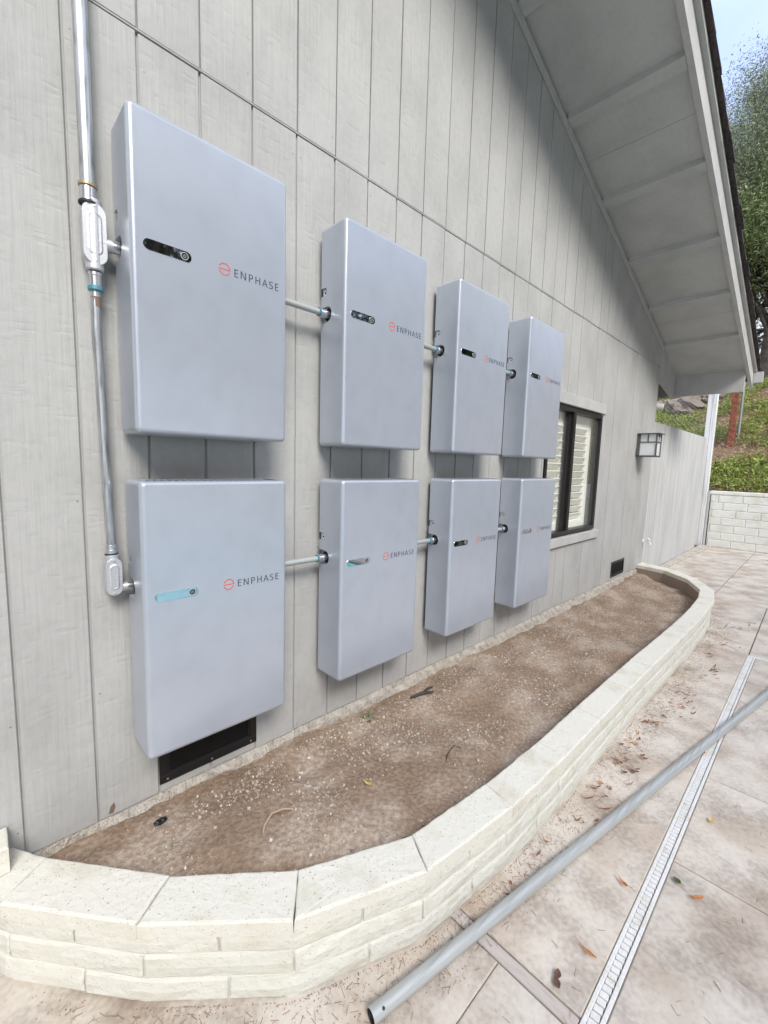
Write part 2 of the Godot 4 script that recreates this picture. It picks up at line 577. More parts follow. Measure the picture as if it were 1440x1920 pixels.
# round tube along a path; radii may vary
func add_tube(s: Shape, path: PackedVector3Array, radii, sides := 16, caps := true) -> void:
	var k := path.size()
	var rings := []
	var side := Vector3.ZERO
	for i in k:
		var t := (path[mini(i + 1, k - 1)] - path[maxi(i - 1, 0)]).normalized()
		if i == 0:
			side = t.cross(Vector3.UP if absf(t.y) < 0.9 else Vector3.RIGHT).normalized()
		side = (side - t * side.dot(t)).normalized()
		var other := t.cross(side)
		var rad: float = radii if radii is float else radii[i]
		var ring := []
		for j in sides:
			var a := TAU * j / sides
			var d := side * cos(a) + other * sin(a)
			ring.append([path[i] + d * rad, d])
		rings.append(ring)
	for i in k - 1:
		for j in sides:
			var j2 := (j + 1) % sides
			s.smooth_quad([rings[i][j][0], rings[i + 1][j][0], rings[i + 1][j2][0], rings[i][j2][0]], [rings[i][j][1], rings[i + 1][j][1], rings[i + 1][j2][1], rings[i][j2][1]])
	if caps:
		for e in [0, k - 1]:
			var d := (path[0] - path[1]) if e == 0 else (path[k - 1] - path[k - 2])
			for j in range(1, sides - 1):
				s.tri(rings[e][0][0], rings[e][j][0], rings[e][j + 1][0], d)

func tube(path: Array, radii, sides := 16) -> ArrayMesh:
	var s := Shape.new()
	add_tube(s, PackedVector3Array(path), radii, sides)
	return s.done()

# stepped round profile along an axis: rows of [distance, radius]
func add_turned(s: Shape, at: Vector3, axis: Vector3, rows: Array, sides := 18) -> void:
	var a1 := axis.cross(Vector3.UP if absf(axis.y) < 0.9 else Vector3.RIGHT).normalized()
	var a2 := axis.cross(a1)
	for i in rows.size() - 1:
		var d0: float = rows[i][0]
		var d1: float = rows[i + 1][0]
		var r0: float = rows[i][1]
		var r1: float = rows[i + 1][1]
		for j in sides:
			var u0 := a1 * cos(TAU * j / sides) + a2 * sin(TAU * j / sides)
			var u1 := a1 * cos(TAU * (j + 1) / sides) + a2 * sin(TAU * (j + 1) / sides)
			var lean := axis * (r0 - r1)
			var n0 := (u0 * (d1 - d0) + lean).normalized()
			var n1 := (u1 * (d1 - d0) + lean).normalized()
			s.smooth_quad([at + axis * d0 + u0 * r0, at + axis * d1 + u0 * r1, at + axis * d1 + u1 * r1, at + axis * d0 + u1 * r0], [n0, n0, n1, n1])

func turned(rows: Array, axis: Vector3, sides := 18) -> ArrayMesh:
	var s := Shape.new()
	add_turned(s, Vector3.ZERO, axis, rows, sides)
	return s.done()

# grid sheet from a height function
func sheet(x0: float, x1: float, z0: float, z1: float, step: float, h: Callable, keep: Callable) -> ArrayMesh:
	var nx := int(ceil((x1 - x0) / step))
	var nz := int(ceil((z1 - z0) / step))
	var s := Shape.new()
	var ys := PackedFloat32Array()
	ys.resize((nx + 3) * (nz + 3))
	for j in nz + 3:
		for i in nx + 3:
			ys[j * (nx + 3) + i] = h.call(x0 + (i - 1) * step, z0 + (j - 1) * step)
	var at := func(i: int, j: int) -> Vector3:
		return Vector3(x0 + i * step, ys[(j + 1) * (nx + 3) + i + 1], z0 + j * step)
	var nrm := func(i: int, j: int) -> Vector3:
		var w := nx + 3
		var q := (j + 1) * w + i + 1
		return Vector3(ys[q - 1] - ys[q + 1], 2.0 * step, ys[q - w] - ys[q + w]).normalized()
	for j in nz:
		for i in nx:
			if not keep.call(x0 + (i + 0.5) * step, z0 + (j + 0.5) * step):
				continue
			s.smooth_quad([at.call(i, j), at.call(i + 1, j), at.call(i + 1, j + 1), at.call(i, j + 1)], [nrm.call(i, j), nrm.call(i + 1, j), nrm.call(i + 1, j + 1), nrm.call(i, j + 1)])
	return s.done()

func scatter(called: String, mesh: Mesh, material: Material, where: Array, colors: Array, parent: Node) -> MultiMeshInstance3D:
	var mm := MultiMesh.new()
	mm.transform_format = MultiMesh.TRANSFORM_3D
	mm.use_colors = true
	mm.mesh = mesh
	mm.instance_count = where.size()
	for i in where.size():
		mm.set_instance_transform(i, where[i])
		mm.set_instance_color(i, colors[i])
	var o := MultiMeshInstance3D.new()
	o.name = called
	o.multimesh = mm
	o.material_override = material
	parent.add_child(o, true)
	return o

func spin(scale := 1.0) -> Basis:
	return Basis.from_euler(Vector3(rng.randf() * TAU, rng.randf() * TAU, rng.randf() * TAU)).scaled(Vector3.ONE * scale)

# ------------------------------------------------------------------ ground
const POOL := Rect2(-6.0, 3.35, 10.1, 5.2)

func build_ground() -> void:
	# one sheet out to the horizon, open where the pool lies
	var s := Shape.new()
	var y := -0.022
	var far := 220.0
	for q in [[-far, -far, far, POOL.position.y], [-far, POOL.end.y, far, far], [-far, POOL.position.y, POOL.position.x, POOL.end.y], [POOL.end.x, POOL.position.y, far, POOL.end.y]]:
		s.quad(Vector3(q[0], y, q[1]), Vector3(q[2], y, q[1]), Vector3(q[2], y, q[3]), Vector3(q[0], y, q[3]), Vector3.UP)
	structure("ground", s.done(), M.bare_earth)

	var patio := Node3D.new()
	patio.name = "patio"
	patio.set_meta("kind", "structure")
	add_child(patio)
	var slabs := [
		# beside the planter, up to the drain
		[[-3.0, 0.0], [0.742, 0.0], [0.742, 1.178], [-3.0, 1.178]],
		[[-3.0, 1.1805], [0.742, 1.1805], [0.742, 3.35], [-3.0, 3.35]],
		[[0.796, 0.0], [4.72, 0.0], [4.72, 1.13], [4.44, 1.421], [0.796, 1.421]],
		[[4.727, 0.0], [5.8, 0.0], [5.93, 0.95], [6.42, 1.40], [4.455, 1.423], [4.45, 1.418], [4.727, 1.134]],
		# beyond the step line, to the far wall
		[[5.81, 0.0], [11.6, 0.0], [11.6, 0.856], [6.1, 0.856], [6.02, 1.018], [5.94, 0.944]],
		[[6.03, 1.025], [6.1, 0.864], [11.6, 0.864], [11.6, 2.6], [7.75, 2.6]],
		[[4.474, 1.430], [6.43, 1.407], [7.74, 2.6], [4.474, 2.6]],
		# other side of the drain
		[[0.796, 1.479], [1.597, 1.479], [1.597, 3.35], [0.796, 3.35]],
		[[1.603, 1.479], [2.307, 1.479], [2.307, 3.35], [1.603, 3.35]],
		[[2.313, 1.479], [3.395, 1.479], [3.395, 3.35], [2.313, 3.35]],
		[[3.401, 1.479], [4.443, 1.479], [4.443, 3.35], [3.401, 3.35]],
		[[4.474, 2.606], [11.6, 2.606], [11.6, 9.0], [4.474, 9.0]],
	]
	var k := 0
	for q in slabs:
		var poly := PackedVector2Array()
		for p in q:
			poly.append(Vector2(p[0], p[1]))
		part("slab", extruded(poly, -0.1, 0.0, 0.004, "y"), M["stamped_concrete_%d" % (k % 3)], patio)
		k += 1
	part("expansion_strip", cbox(Vector3(0.748, -0.1, 0.0), Vector3(0.790, -0.002, 1.42), 0.003), M.weathered_timber, patio)

	# pool behind the camera, which the status lenses of the lower batteries mirror
	var b := Shape.new()
	var p0 := Vector3(POOL.position.x, -1.4, POOL.position.y)
	var p1 := Vector3(POOL.end.x, -0.03, POOL.end.y)
	var c := box_points(p0, p1)
	b.quad(c[0], c[1], c[2], c[3], Vector3.UP)
	b.quad(c[0], c[1], c[5], c[4], Vector3(0, 0, 1))
	b.quad(c[1], c[2], c[6], c[5], Vector3(-1, 0, 0))
	b.quad(c[2], c[3], c[7], c[6], Vector3(0, 0, -1))
	b.quad(c[3], c[0], c[4], c[7], Vector3(1, 0, 0))
	structure("pool_basin", b.done(), M.pool_plaster)
	var wtr := Shape.new()
	wtr.quad(Vector3(p0.x, -0.09, p0.z), Vector3(p1.x, -0.09, p0.z), Vector3(p1.x, -0.09, p1.z), Vector3(p0.x, -0.09, p1.z), Vector3.UP)
	structure("pool_water", wtr.done(), M.pool_water)
	var rimn := Node3D.new()
	rimn.name = "pool_coping"
	rimn.set_meta("kind", "structure")
	add_child(rimn)
	var w := 0.3
	for q in [[p0.x - w, p0.z - 0.0, p0.x, p1.z], [p1.x, p0.z, p1.x + w, p1.z], [p0.x - w, p1.z, p1.x + w, p1.z + w]]:
		part("coping_stone", cbox(Vector3(q[0], -0.06, q[1]), Vector3(q[2], 0.02, q[3]), 0.008), M.kerb_concrete, rimn)

# ------------------------------------------------------------------ house
func roof_y(x: float) -> float:
	return 3.283 + SLOPE * (6.55 - x)

# prism that follows the roof slope; lo and hi are heights above the soffit line
func sloped(x0: float, x1: float, lo: float, hi: float, z0: float, z1: float) -> ArrayMesh:
	var a := roof_y(x0)
	var b := roof_y(x1)
	return hexa([Vector3(x0, a + lo, z0), Vector3(x1, b + lo, z0), Vector3(x1, b + lo, z1), Vector3(x0, a + lo, z1), Vector3(x0, a + hi, z0), Vector3(x1, b + hi, z0), Vector3(x1, b + hi, z1), Vector3(x0, a + hi, z1)])

const OPENINGS := [[3.27, 0.93, 4.565, 2.18], [0.101, 0.272, 0.512, 0.47], [5.27, 0.268, 5.735, 0.452]]

func build_house() -> void:
	var house := thing("house", "grey wooden house with vertical plank siding and a sloped roof overhang", "house")
	# --- wall: every plank between two grooves is a piece
	var wall := part("wall", sheathing(), M.dark_interior, house)
	wall.material_override = M.siding_paint_0
	var k0 := -13
	for k in range(k0, 33):
		var xa := GROOVE0 + PITCH * k + 0.004
		var xb := minf(GROOVE0 + PITCH * (k + 1) - 0.004, 6.556)
		if xb - xa < 0.03:
			continue
		var m: Material = M["siding_paint_%d" % posmod(k * 7 + 1, 3)]
		for r in plank_rects(xa, xb):
			var dz := 0.0012 * sin(k * 2.3)
			part("plank", cbox(Vector3(r[0], r[1], -0.009), Vector3(r[2], r[3], dz), 0.0025), m, wall)
		var m2: Material = M["siding_paint_%d" % posmod(k * 5 + 2, 3)]
		var y0 := SIDING_JOINT + 0.009
		var ya := roof_y(xa) - 0.012
		var yb := roof_y(xb) - 0.012
		var dz2 := 0.003 + 0.001 * sin(k * 1.7)
		if yb > y0 + 0.02:
			part("plank", hexa([Vector3(xa, y0, -0.009), Vector3(xb, y0, -0.009), Vector3(xb, y0, dz2), Vector3(xa, y0, dz2), Vector3(xa, ya, -0.009), Vector3(xb, yb, -0.009), Vector3(xb, yb, dz2), Vector3(xa, ya, dz2)]), m2, wall)
	# nail heads, and a chip in the paint near the foot
	var nail := turned([[0.0, 0.0034], [0.0006, 0.003], [0.0007, 0.0]], Vector3(0, 0, 1), 8)
	for k in range(-4, 24):
		for yy in [0.29, 0.72, 1.45, 2.2, 2.93, 3.1]:
			if rng.randf() < 0.55:
				continue
			var nx := GROOVE0 + PITCH * k + (0.02 if rng.randf() < 0.5 else 0.19)
			if nx > 3.2 or (yy < 0.5 and nx > 0.08 and nx < 0.54):
				continue
			part("nail", nail, M.bracket_metal, wall, Vector3(nx, yy + rng.randf_range(-0.04, 0.04), 0.0012 * sin(k * 2.3) if yy < 3.0 else 0.003 + 0.001 * sin(k * 1.7)))
	part("paint_chip", extruded(PackedVector2Array([Vector2(-0.085, 0.245), Vector2(-0.07, 0.242), Vector2(-0.062, 0.262), Vector2(-0.066, 0.283), Vector2(-0.078, 0.272)]), -0.0002, 0.0018, 0.0), M.rust_mark, wall)
	part("flashing", cbox(Vector3(-3.0, SIDING_JOINT + 0.001, -0.009), Vector3(6.558, SIDING_JOINT + 0.0075, 0.003), 0.0012), M.siding_paint_0, wall)
	part("end_wall", cbox(Vector3(6.44, 0.0, -6.0), Vector3(6.56, 3.27, -0.018), 0.003), M.siding_paint_1, house)
	part("back_wall", cbox(Vector3(-3.0, 0.0, -6.1), Vector3(6.56, 3.27, -6.002), 0.003), M.siding_paint_1, house)
	# --- rough concrete footing below the planks
	part("foundation", footing(), M.foundation_concrete, house)
	# --- roof
	var soffit := group_part("soffit", house)
	for q in [[-3.0, -1.203], [-1.2, 1.237], [1.24, 3.677], [3.68, 6.117], [6.12, 7.47]]:
		part("soffit_panel", sloped(q[0], q[1], 0.042, 0.058, -0.35 if q[1] > 7 else 0.002, 0.815), M.soffit_paint, soffit)
	var lx := -1.75
	while lx < 6.6:
		part("lookout", sloped(lx, lx + 0.088, 0.0, 0.0415, 0.026, 0.813), M.soffit_paint, soffit)
		lx += 0.8295
	part("rake_trim", sloped(-3.0, 6.555, -0.052, -0.001, 0.006, 0.024), M.trim_paint, house)
	part("rafter_tail", hexa([Vector3(6.562, roof_y(6.562) - 0.42, -0.045), Vector3(7.40, roof_y(7.40) - 0.31, -0.045), Vector3(7.40, roof_y(7.40) - 0.31, -0.004), Vector3(6.562, roof_y(6.562) - 0.42, -0.004), Vector3(6.562, roof_y(6.562) + 0.04, -0.045), Vector3(7.40, roof_y(7.40) + 0.04, -0.045), Vector3(7.40, roof_y(7.40) + 0.04, -0.004), Vector3(6.562, roof_y(6.562) + 0.04, -0.004)]), M.trim_paint, house)
	part("fascia", cbox(Vector3(7.472, 2.728, -6.0), Vector3(7.512, 3.03, 0.813), 0.003), M.trim_paint, house)
	part("barge_board", sloped(-3.0, 7.98, 0.0, 0.2, 0.815, 0.855), M.trim_paint, house)
	part("rake_mould", sloped(-3.0, 7.9, 0.203, 0.25, 0.80, 0.890), M.trim_paint, house)
	part("gutter_end", cbox(Vector3(7.88, 2.90, 0.858), Vector3(7.93, 3.05, 0.965), 0.004), M.trim_paint, house)
	var roof := part("roof", sloped(-3.0, 7.85, 0.06, 0.24, -6.2, 0.797), M.shingle_0, house)
	var n := 44
	for i in n:
		var x1 := 7.97 - 0.25 * i
		var x0 := x1 - 0.31
		var zo := 0.935 + rng.randf_range(-0.012, 0.012)
		var t := 0.062 + rng.randf_range(-0.01, 0.012)
		var a := roof_y(x0)
		var b := roof_y(x1)
		var zi := 0.55
		var lo := 0.2525
		var slant := rng.randf_range(-0.012, 0.012)
		part("shingle", hexa([Vector3(x0, a + lo, zi), Vector3(x1 + slant, b + lo + 0.012, zi), Vector3(x1, b + lo + 0.012, zo), Vector3(x0, a + lo, zo), Vector3(x0, a + lo + 0.012, zi), Vector3(x1 + slant, b + lo + t, zi), Vector3(x1, b + lo + t, zo - 0.004), Vector3(x0, a + lo + 0.012, zo - 0.004)]), M["shingle_%d" % (rng.randi() % 3)], roof)
		part("shingle_course", hexa([Vector3(x0, a + lo, -6.3), Vector3(x1, b + lo + 0.012, -6.3), Vector3(x1, b + lo + 0.012, zi - 0.004), Vector3(x0, a + lo, zi - 0.004), Vector3(x0, a + lo + 0.012, -6.3), Vector3(x1, b + lo + 0.06, -6.3), Vector3(x1, b + lo + 0.06, zi - 0.004), Vector3(x0, a + lo + 0.012, zi - 0.004)]), M["shingle_%d" % (i % 3)], roof)
	build_window(house)
	build_vent(house, 0.095, 0.518, 0.267, 0.475, 0.034, "black screened vent under the lower front battery")
	build_vent(house, 5.262, 5.742, 0.262, 0.458, 0.03, "small dark vent at the far end of the wall")

func sheathing() -> ArrayMesh:
	var s := Shape.new()
	var zz := [-0.12, -0.0095]
	var hi := 3.3
	for q in [[-3.0, 0.18, 3.27, hi], [4.565, 0.18, 6.44, hi], [3.27, 0.18, 4.565, 0.93], [3.27, 2.18, 4.565, hi]]:
		add_hexa(s, box_points(Vector3(q[0], q[1], zz[0]), Vector3(q[2], q[3], zz[1])))
	add_hexa(s, [Vector3(-3.0, hi, zz[0]), Vector3(6.4, hi, zz[0]), Vector3(6.4, hi, zz[1]), Vector3(-3.0, hi, zz[1]), Vector3(-3.0, roof_y(-3.0), zz[0]), Vector3(6.4, hi + 0.01, zz[0]), Vector3(6.4, hi + 0.01, zz[1]), Vector3(-3.0, roof_y(-3.0), zz[1])])
	return s.done()

func plank_rects(xa: float, xb: float) -> Array:
	var todo := [[xa, SIDING_BOTTOM + rng.randf_range(-0.003, 0.003), xb, SIDING_JOINT]]
	for o in OPENINGS:
		var next := []
		for r in todo:
			if o[2] <= r[0] or o[0] >= r[2] or o[3] <= r[1] or o[1] >= r[3]:
				next.append(r)
				continue
			if o[1] > r[1]:
				next.append([r[0], r[1], r[2], o[1]])
			if o[3] < r[3]:
				next.append([r[0], o[3], r[2], r[3]])
			if o[0] > r[0] + 0.012:
				next.append([r[0], maxf(r[1], o[1]), o[0], minf(r[3], o[3])])
			if o[2] < r[2] - 0.012:
				next.append([o[2], maxf(r[1], o[1]), r[2], minf(r[3], o[3])])
		todo = next
	return todo

func footing() -> ArrayMesh:
	var s := Shape.new()
	var n := noise(2.2, 91, 4)
	var xs := -0.6
	var rows := [[-0.03, 0.229], [-0.006, 0.226], [0.010, 0.205], [0.026, 0.165], [0.06, 0.11]]
	var pts := []
	var step := 0.03
	var cnt := int((6.5 - xs) / step)
	for i in cnt + 1:
		var x := xs + i * step
		var line := []
		for j in rows.size():
			var w := (n.get_noise_2d(x * 2.0, j * 3.0) * 0.016 + n.get_noise_2d(x * 9.0, j * 5.0) * 0.008) * (0.0 if j == 0 else 1.0)
			line.append(Vector3(x, rows[j][1] + w * 0.8 - 0.002 * j, rows[j][0] + (w if j > 1 else 0.0)))
		pts.append(line)
	for i in cnt:
		for j in rows.size() - 1:
			s.quad(pts[i][j], pts[i + 1][j], pts[i + 1][j + 1], pts[i][j + 1], Vector3(0, 1, 1))
	add_hexa(s, box_points(Vector3(-3.0, -0.02, -0.12), Vector3(6.44, 0.18, -0.031)))
	return s.done()

func build_window(house: Node3D) -> void:
	var x0 := 3.285
	var x1 := 4.55
	var y0 := 0.945
	var y1 := 2.165
	var win := group_part("window", house)
	part("head_trim", cbox(Vector3(3.17, 2.183, -0.004), Vector3(4.62, 2.285, 0.02), 0.003), M.trim_paint, win)
	part("sill", cbox(Vector3(3.15, 0.842, -0.004), Vector3(4.66, 0.927, 0.032), 0.004), M.trim_paint, win)
	var f := 0.038
	var d0 := -0.07
	var d1 := 0.014
	part("frame_rail", cbox(Vector3(x0, y1 - f, d0), Vector3(x1, y1, d1), 0.003), M.bronze_frame, win)
	part("frame_rail", cbox(Vector3(x0, y0, d0), Vector3(x1, y0 + f, d1), 0.003), M.bronze_frame, win)
	part("frame_stile", cbox(Vector3(x0, y0 + f, d0), Vector3(x0 + f, y1 - f, d1), 0.003), M.bronze_frame, win)
	part("frame_stile", cbox(Vector3(x1 - f, y0 + f, d0), Vector3(x1, y1 - f, d1), 0.003), M.bronze_frame, win)
	part("meeting_stile", cbox(Vector3(3.795, y0 + f, -0.066), Vector3(3.835, y1 - f, -0.02), 0.002), M.bronze_frame, win)
	part("meeting_stile", cbox(Vector3(3.838, y0 + f, -0.034), Vector3(3.884, y1 - f, 0.008), 0.002), M.bronze_frame, win)
	part("pane", pane(x0 + f, 3.795, y0 + f, y1 - f, -0.05), M.window_glass, win)
	part("pane", pane(3.884, x1 - f, y0 + f, y1 - f, -0.016), M.window_glass, win)
	# jambs and the closed louvred shutters just inside
	for q in [[x0 - 0.02, y0 - 0.02, x0, y1 + 0.02], [x1, y0 - 0.02, x1 + 0.02, y1 + 0.02], [x0, y0 - 0.02, x1, y0], [x0, y1, x1, y1 + 0.02]]:
		part("jamb", cbox(Vector3(q[0], q[1], -0.24), Vector3(q[2], q[3], -0.0715), 0.001), M.shutter_paint, win)
	part("backing", cbox(Vector3(x0 - 0.3, y0 - 0.3, -0.32), Vector3(x1 + 0.3, y1 + 0.3, -0.30), 0.001), M.shutter_paint, win)
	for e in [[3.30, 3.86], [3.895, 4.46]]:
		for sx in [e[0], e[1] - 0.055]:
			part("shutter_stile", cbox(Vector3(sx, y0 + 0.01, -0.115), Vector3(sx + 0.055, y1 - 0.01, -0.085), 0.004), M.shutter_paint, win)
		part("shutter_rail", cbox(Vector3(e[0] + 0.055, y0 + 0.01, -0.115), Vector3(e[1] - 0.055, y0 + 0.11, -0.085), 0.004), M.shutter_paint, win)
		part("shutter_rail", cbox(Vector3(e[0] + 0.055, y1 - 0.17, -0.115), Vector3(e[1] - 0.055, y1 - 0.01, -0.085), 0.004), M.shutter_paint, win)
		var sl := cbox(Vector3(e[0] + 0.056, -0.042, -0.005), Vector3(e[1] - 0.056, 0.042, 0.005), 0.004)
		var yy := y0 + 0.148
		while yy < y1 - 0.19:
			part("slat", sl, M.shutter_paint, win, Vector3(0, yy, -0.10), Basis(Vector3.RIGHT, 0.62))
			yy += 0.0735
	part("shutter_post", cbox(Vector3(4.465, y0 + 0.002, -0.125), Vector3(4.548, y1 - 0.002, -0.09), 0.004), M.shutter_paint, win)

func pane(x0: float, x1: float, y0: float, y1: float, z: float) -> ArrayMesh:
	var s := Shape.new()
	s.quad(Vector3(x0, y0, z), Vector3(x1, y0, z), Vector3(x1, y1, z), Vector3(x0, y1, z), Vector3(0, 0, 1))
	return s.done()

func build_vent(house: Node3D, x0: float, x1: float, y0: float, y1: float, b: float, label: String) -> void:
	var vent := group_part("vent", house)
	vent.set_meta("label", label)
	part("backing", cbox(Vector3(x0 + 0.008, y0 + 0.008, -0.009), Vector3(x1 - 0.008, y1 - 0.008, -0.0088 + 0.0004), 0.001), M.vent_black, vent)
	part("frame", cbox(Vector3(x0, y0, -0.002), Vector3(x1, y0 + b, 0.005), 0.0015), M.vent_black, vent)
	part("frame", cbox(Vector3(x0, y1 - b, -0.002), Vector3(x1, y1, 0.005), 0.0015), M.vent_black, vent)
	part("frame", cbox(Vector3(x0, y0 + b, -0.002), Vector3(x0 + b, y1 - b, 0.005), 0.0015), M.vent_black, vent)
	part("frame", cbox(Vector3(x1 - b, y0 + b, -0.002), Vector3(x1, y1 - b, 0.005), 0.0015), M.vent_black, vent)
	var lip := 0.007
	part("inner_lip", cbox(Vector3(x0 + b, y0 + b, -0.004), Vector3(x1 - b, y0 + b + lip, 0.001), 0.001), M.vent_wire, vent)
	part("inner_lip", cbox(Vector3(x0 + b, y0 + b + lip, -0.004), Vector3(x0 + b + lip, y1 - b, 0.001), 0.001), M.vent_wire, vent)
	part("inner_lip", cbox(Vector3(x1 - b - lip, y0 + b + lip, -0.004), Vector3(x1 - b, y1 - b, 0.001), 0.001), M.vent_wire, vent)
	# hardware cloth
	var s := Shape.new()
	var x := x0 + b + lip + 0.004
	while x < x1 - b - lip:
		add_hexa(s, box_points(Vector3(x, y0 + b + lip, -0.0062), Vector3(x + 0.0014, y1 - b, -0.0048)))
		x += 0.0085
	var y := y0 + b + lip + 0.004
	while y < y1 - b:
		add_hexa(s, box_points(Vector3(x0 + b + lip, y, -0.0046), Vector3(x1 - b - lip, y + 0.0014, -0.0032)))
		y += 0.0085
	part("screen", s.done(), M.vent_wire, vent).set_meta("kind", "stuff")
	for px in [x0 + b * 0.5 + 0.012, (x0 + x1) / 2, x1 - b * 0.5 - 0.012]:
		var sc := turned([[0.0, 0.0045], [0.0015, 0.004], [0.002, 0.0]], Vector3(0, 0, 1), 10)
		part("screw", sc, M.zinc_fitting, vent, Vector3(px, y0 + b * 0.45, 0.005))

# ------------------------------------------------------------------ planter
const JOINTS := [
	[-0.515, -0.01, -0.362, -0.01], [-0.405, 0.21, -0.284, 0.117], [-0.132, 0.54, -0.014, 0.449], [0.197, 0.829, 0.293, 0.705],
	[0.596, 0.991, 0.662, 0.865], [1.048, 1.044, 1.07, 0.903], [1.497, 1.058, 1.50, 0.919], [1.93, 1.058, 1.95, 0.919], [2.40, 1.06, 2.41, 0.922],
	[2.845, 1.067, 2.848, 0.929], [3.29, 1.076, 3.285, 0.94], [3.735, 1.085, 3.72, 0.949], [4.18, 1.09, 4.16, 0.955], [4.63, 1.085, 4.60, 0.95],
	[5.08, 1.07, 5.04, 0.933], [5.56, 0.995, 5.464, 0.878], [6.03, 0.76, 5.90, 0.68], [6.38, 0.42, 6.22, 0.36], [6.555, 0.002, 6.30, 0.002]]

func outer_line(d: float) -> PackedVector2Array:
	# the planter's outer edge moved inwards by d
	var out := PackedVector2Array()
	for q in JOINTS:
		var o := Vector2(q[0], q[1])
		var i := Vector2(q[2], q[3])
		out.append(o + (i - o).normalized() * d)
	return out

func soil_y(x: float, z: float) -> float:
	var y := 0.193 - 0.022 * smoothstep(0.6, 1.5, x) - 0.018 * smoothstep(2.0, 3.2, x) + 0.02 * smoothstep(5.2, 6.1, x) - 0.016 * smoothstep(0.5, 3.2, x) * smoothstep(0.05, 0.6, z) - 0.03 * smoothstep(4.2, 5.6, x) * smoothstep(0.03, 0.3, z)
	y += soil_noise.get_noise_2d(x * 0.8, z * 1.1) * 0.05 * smoothstep(0.04, 0.25, z) + soil_noise.get_noise_2d(x * 3.0 + 31.0, z * 3.0) * 0.016 + soil_noise.get_noise_2d(x * 17.0, z * 17.0) * 0.0035
	return y

var soil_noise := FastNoiseLite.new()

func build_planter() -> void:
	var pl := thing("planter_wall", "low curved cream block wall round the soil bed", "planter")
	var gap := 0.0012
	# cap blocks: straight pieces, mitred at each joint
	for k in JOINTS.size() - 1:
		var a: Array = JOINTS[k]
		var b: Array = JOINTS[k + 1]
		var o0 := Vector2(a[0], a[1])
		var i0 := Vector2(a[2], a[3])
		var o1 := Vector2(b[0], b[1])
		var i1 := Vector2(b[2], b[3])
		var along := (o1 - o0).normalized() * gap
		var j := rng.randf_range(-0.004, 0.004)
		var poly := PackedVector2Array([o0 + along, o1 - along, i1 - along, i0 + along])
		var mesh := cap_mesh(poly, CAP_TOP - 0.048, CAP_TOP + rng.randf_range(-0.002, 0.002), j)
		part("cap_block", mesh, M.cap_paint, pl)
	# three courses of slumped block under them, and the solid core behind the joints
	var line := outer_line(0.021)
	for c in 3:
		var y1 := CAP_TOP - 0.049 - 0.079 * c
		var y0 := y1 - 0.077
		var ends := []
		var n := JOINTS.size() - 1
		if c == 1:
			for k in n + 1:
				ends.append(float(k))
		else:
			ends.append(0.0)
			for k in n:
				ends.append(k + 0.5 + (0.06 if c == 2 else 0.0))
			ends.append(float(n))
		for e in ends.size() - 1:
			part("block", block_mesh(line, ends[e], ends[e + 1], y0, y1, c * 100 + e), M["block_paint_%d" % ((e * 2 + c) % 3)], pl)
	var core := Shape.new()
	for k in JOINTS.size() - 1:
		var oa := outer_line(0.0262)
		var p := []
		for y in [-0.02, CAP_TOP - 0.0495]:
			p.append(Vector3(oa[k].x, y, oa[k].y))
			p.append(Vector3(oa[k + 1].x, y, oa[k + 1].y))
			var ia := Vector2(JOINTS[k + 1][2], JOINTS[k + 1][3]) + (oa[k + 1] - Vector2(JOINTS[k + 1][2], JOINTS[k + 1][3])).normalized() * 0.006
			var ib := Vector2(JOINTS[k][2], JOINTS[k][3]) + (oa[k] - Vector2(JOINTS[k][2], JOINTS[k][3])).normalized() * 0.006
			p.append(Vector3(ia.x, y, ia.y))
			p.append(Vector3(ib.x, y, ib.y))
		add_hexa(core, p)
	part("core", core.done(), M.block_paint_1, pl)
	# bare, dirt-stained inner face above the soil
	var lining := Shape.new()
	for k in JOINTS.size() - 1:
		var i0 := Vector2(JOINTS[k][2], JOINTS[k][3])
		var i1 := Vector2(JOINTS[k + 1][2], JOINTS[k + 1][3])
		var o0 := (Vector2(JOINTS[k][0], JOINTS[k][1]) - i0).normalized()
		var o1 := (Vector2(JOINTS[k + 1][0], JOINTS[k + 1][1]) - i1).normalized()
		var p := []
		for y in [0.02, CAP_TOP - 0.0495]:
			for q in [i0 + o0 * 0.0005, i1 + o1 * 0.0005, i1 + o1 * 0.0055, i0 + o0 * 0.0055]:
				p.append(Vector3(q.x, y, q.y))
		add_hexa(lining, p)
	part("inner_face", lining.done(), M.bare_block, pl)
	# raised stop block at the near end
	part("stop_block", cap_mesh(PackedVector2Array([Vector2(-0.78, 0.004), Vector2(-0.368, 0.004), Vector2(-0.372, 0.108), Vector2(-0.78, 0.125)]), CAP_TOP + 0.003, CAP_TOP + 0.088, 0.0), M.cap_paint, pl)

	soil_noise.seed = 17
	soil_noise.frequency = 1.0
	soil_noise.fractal_octaves = 3
	var bed := outer_line(0.05)
	bed.append(Vector2(6.3, -0.04))
	bed.append(Vector2(-0.4, -0.04))
	var o := structure("soil", sheet(-0.5, 6.5, -0.03, 1.08, 0.02, soil_y, func(x, z): return Geometry2D.is_point_in_polygon(Vector2(x, z), bed)), M.dry_soil)
	o.set_meta("label", "bare dry brown soil filling the planter bed")

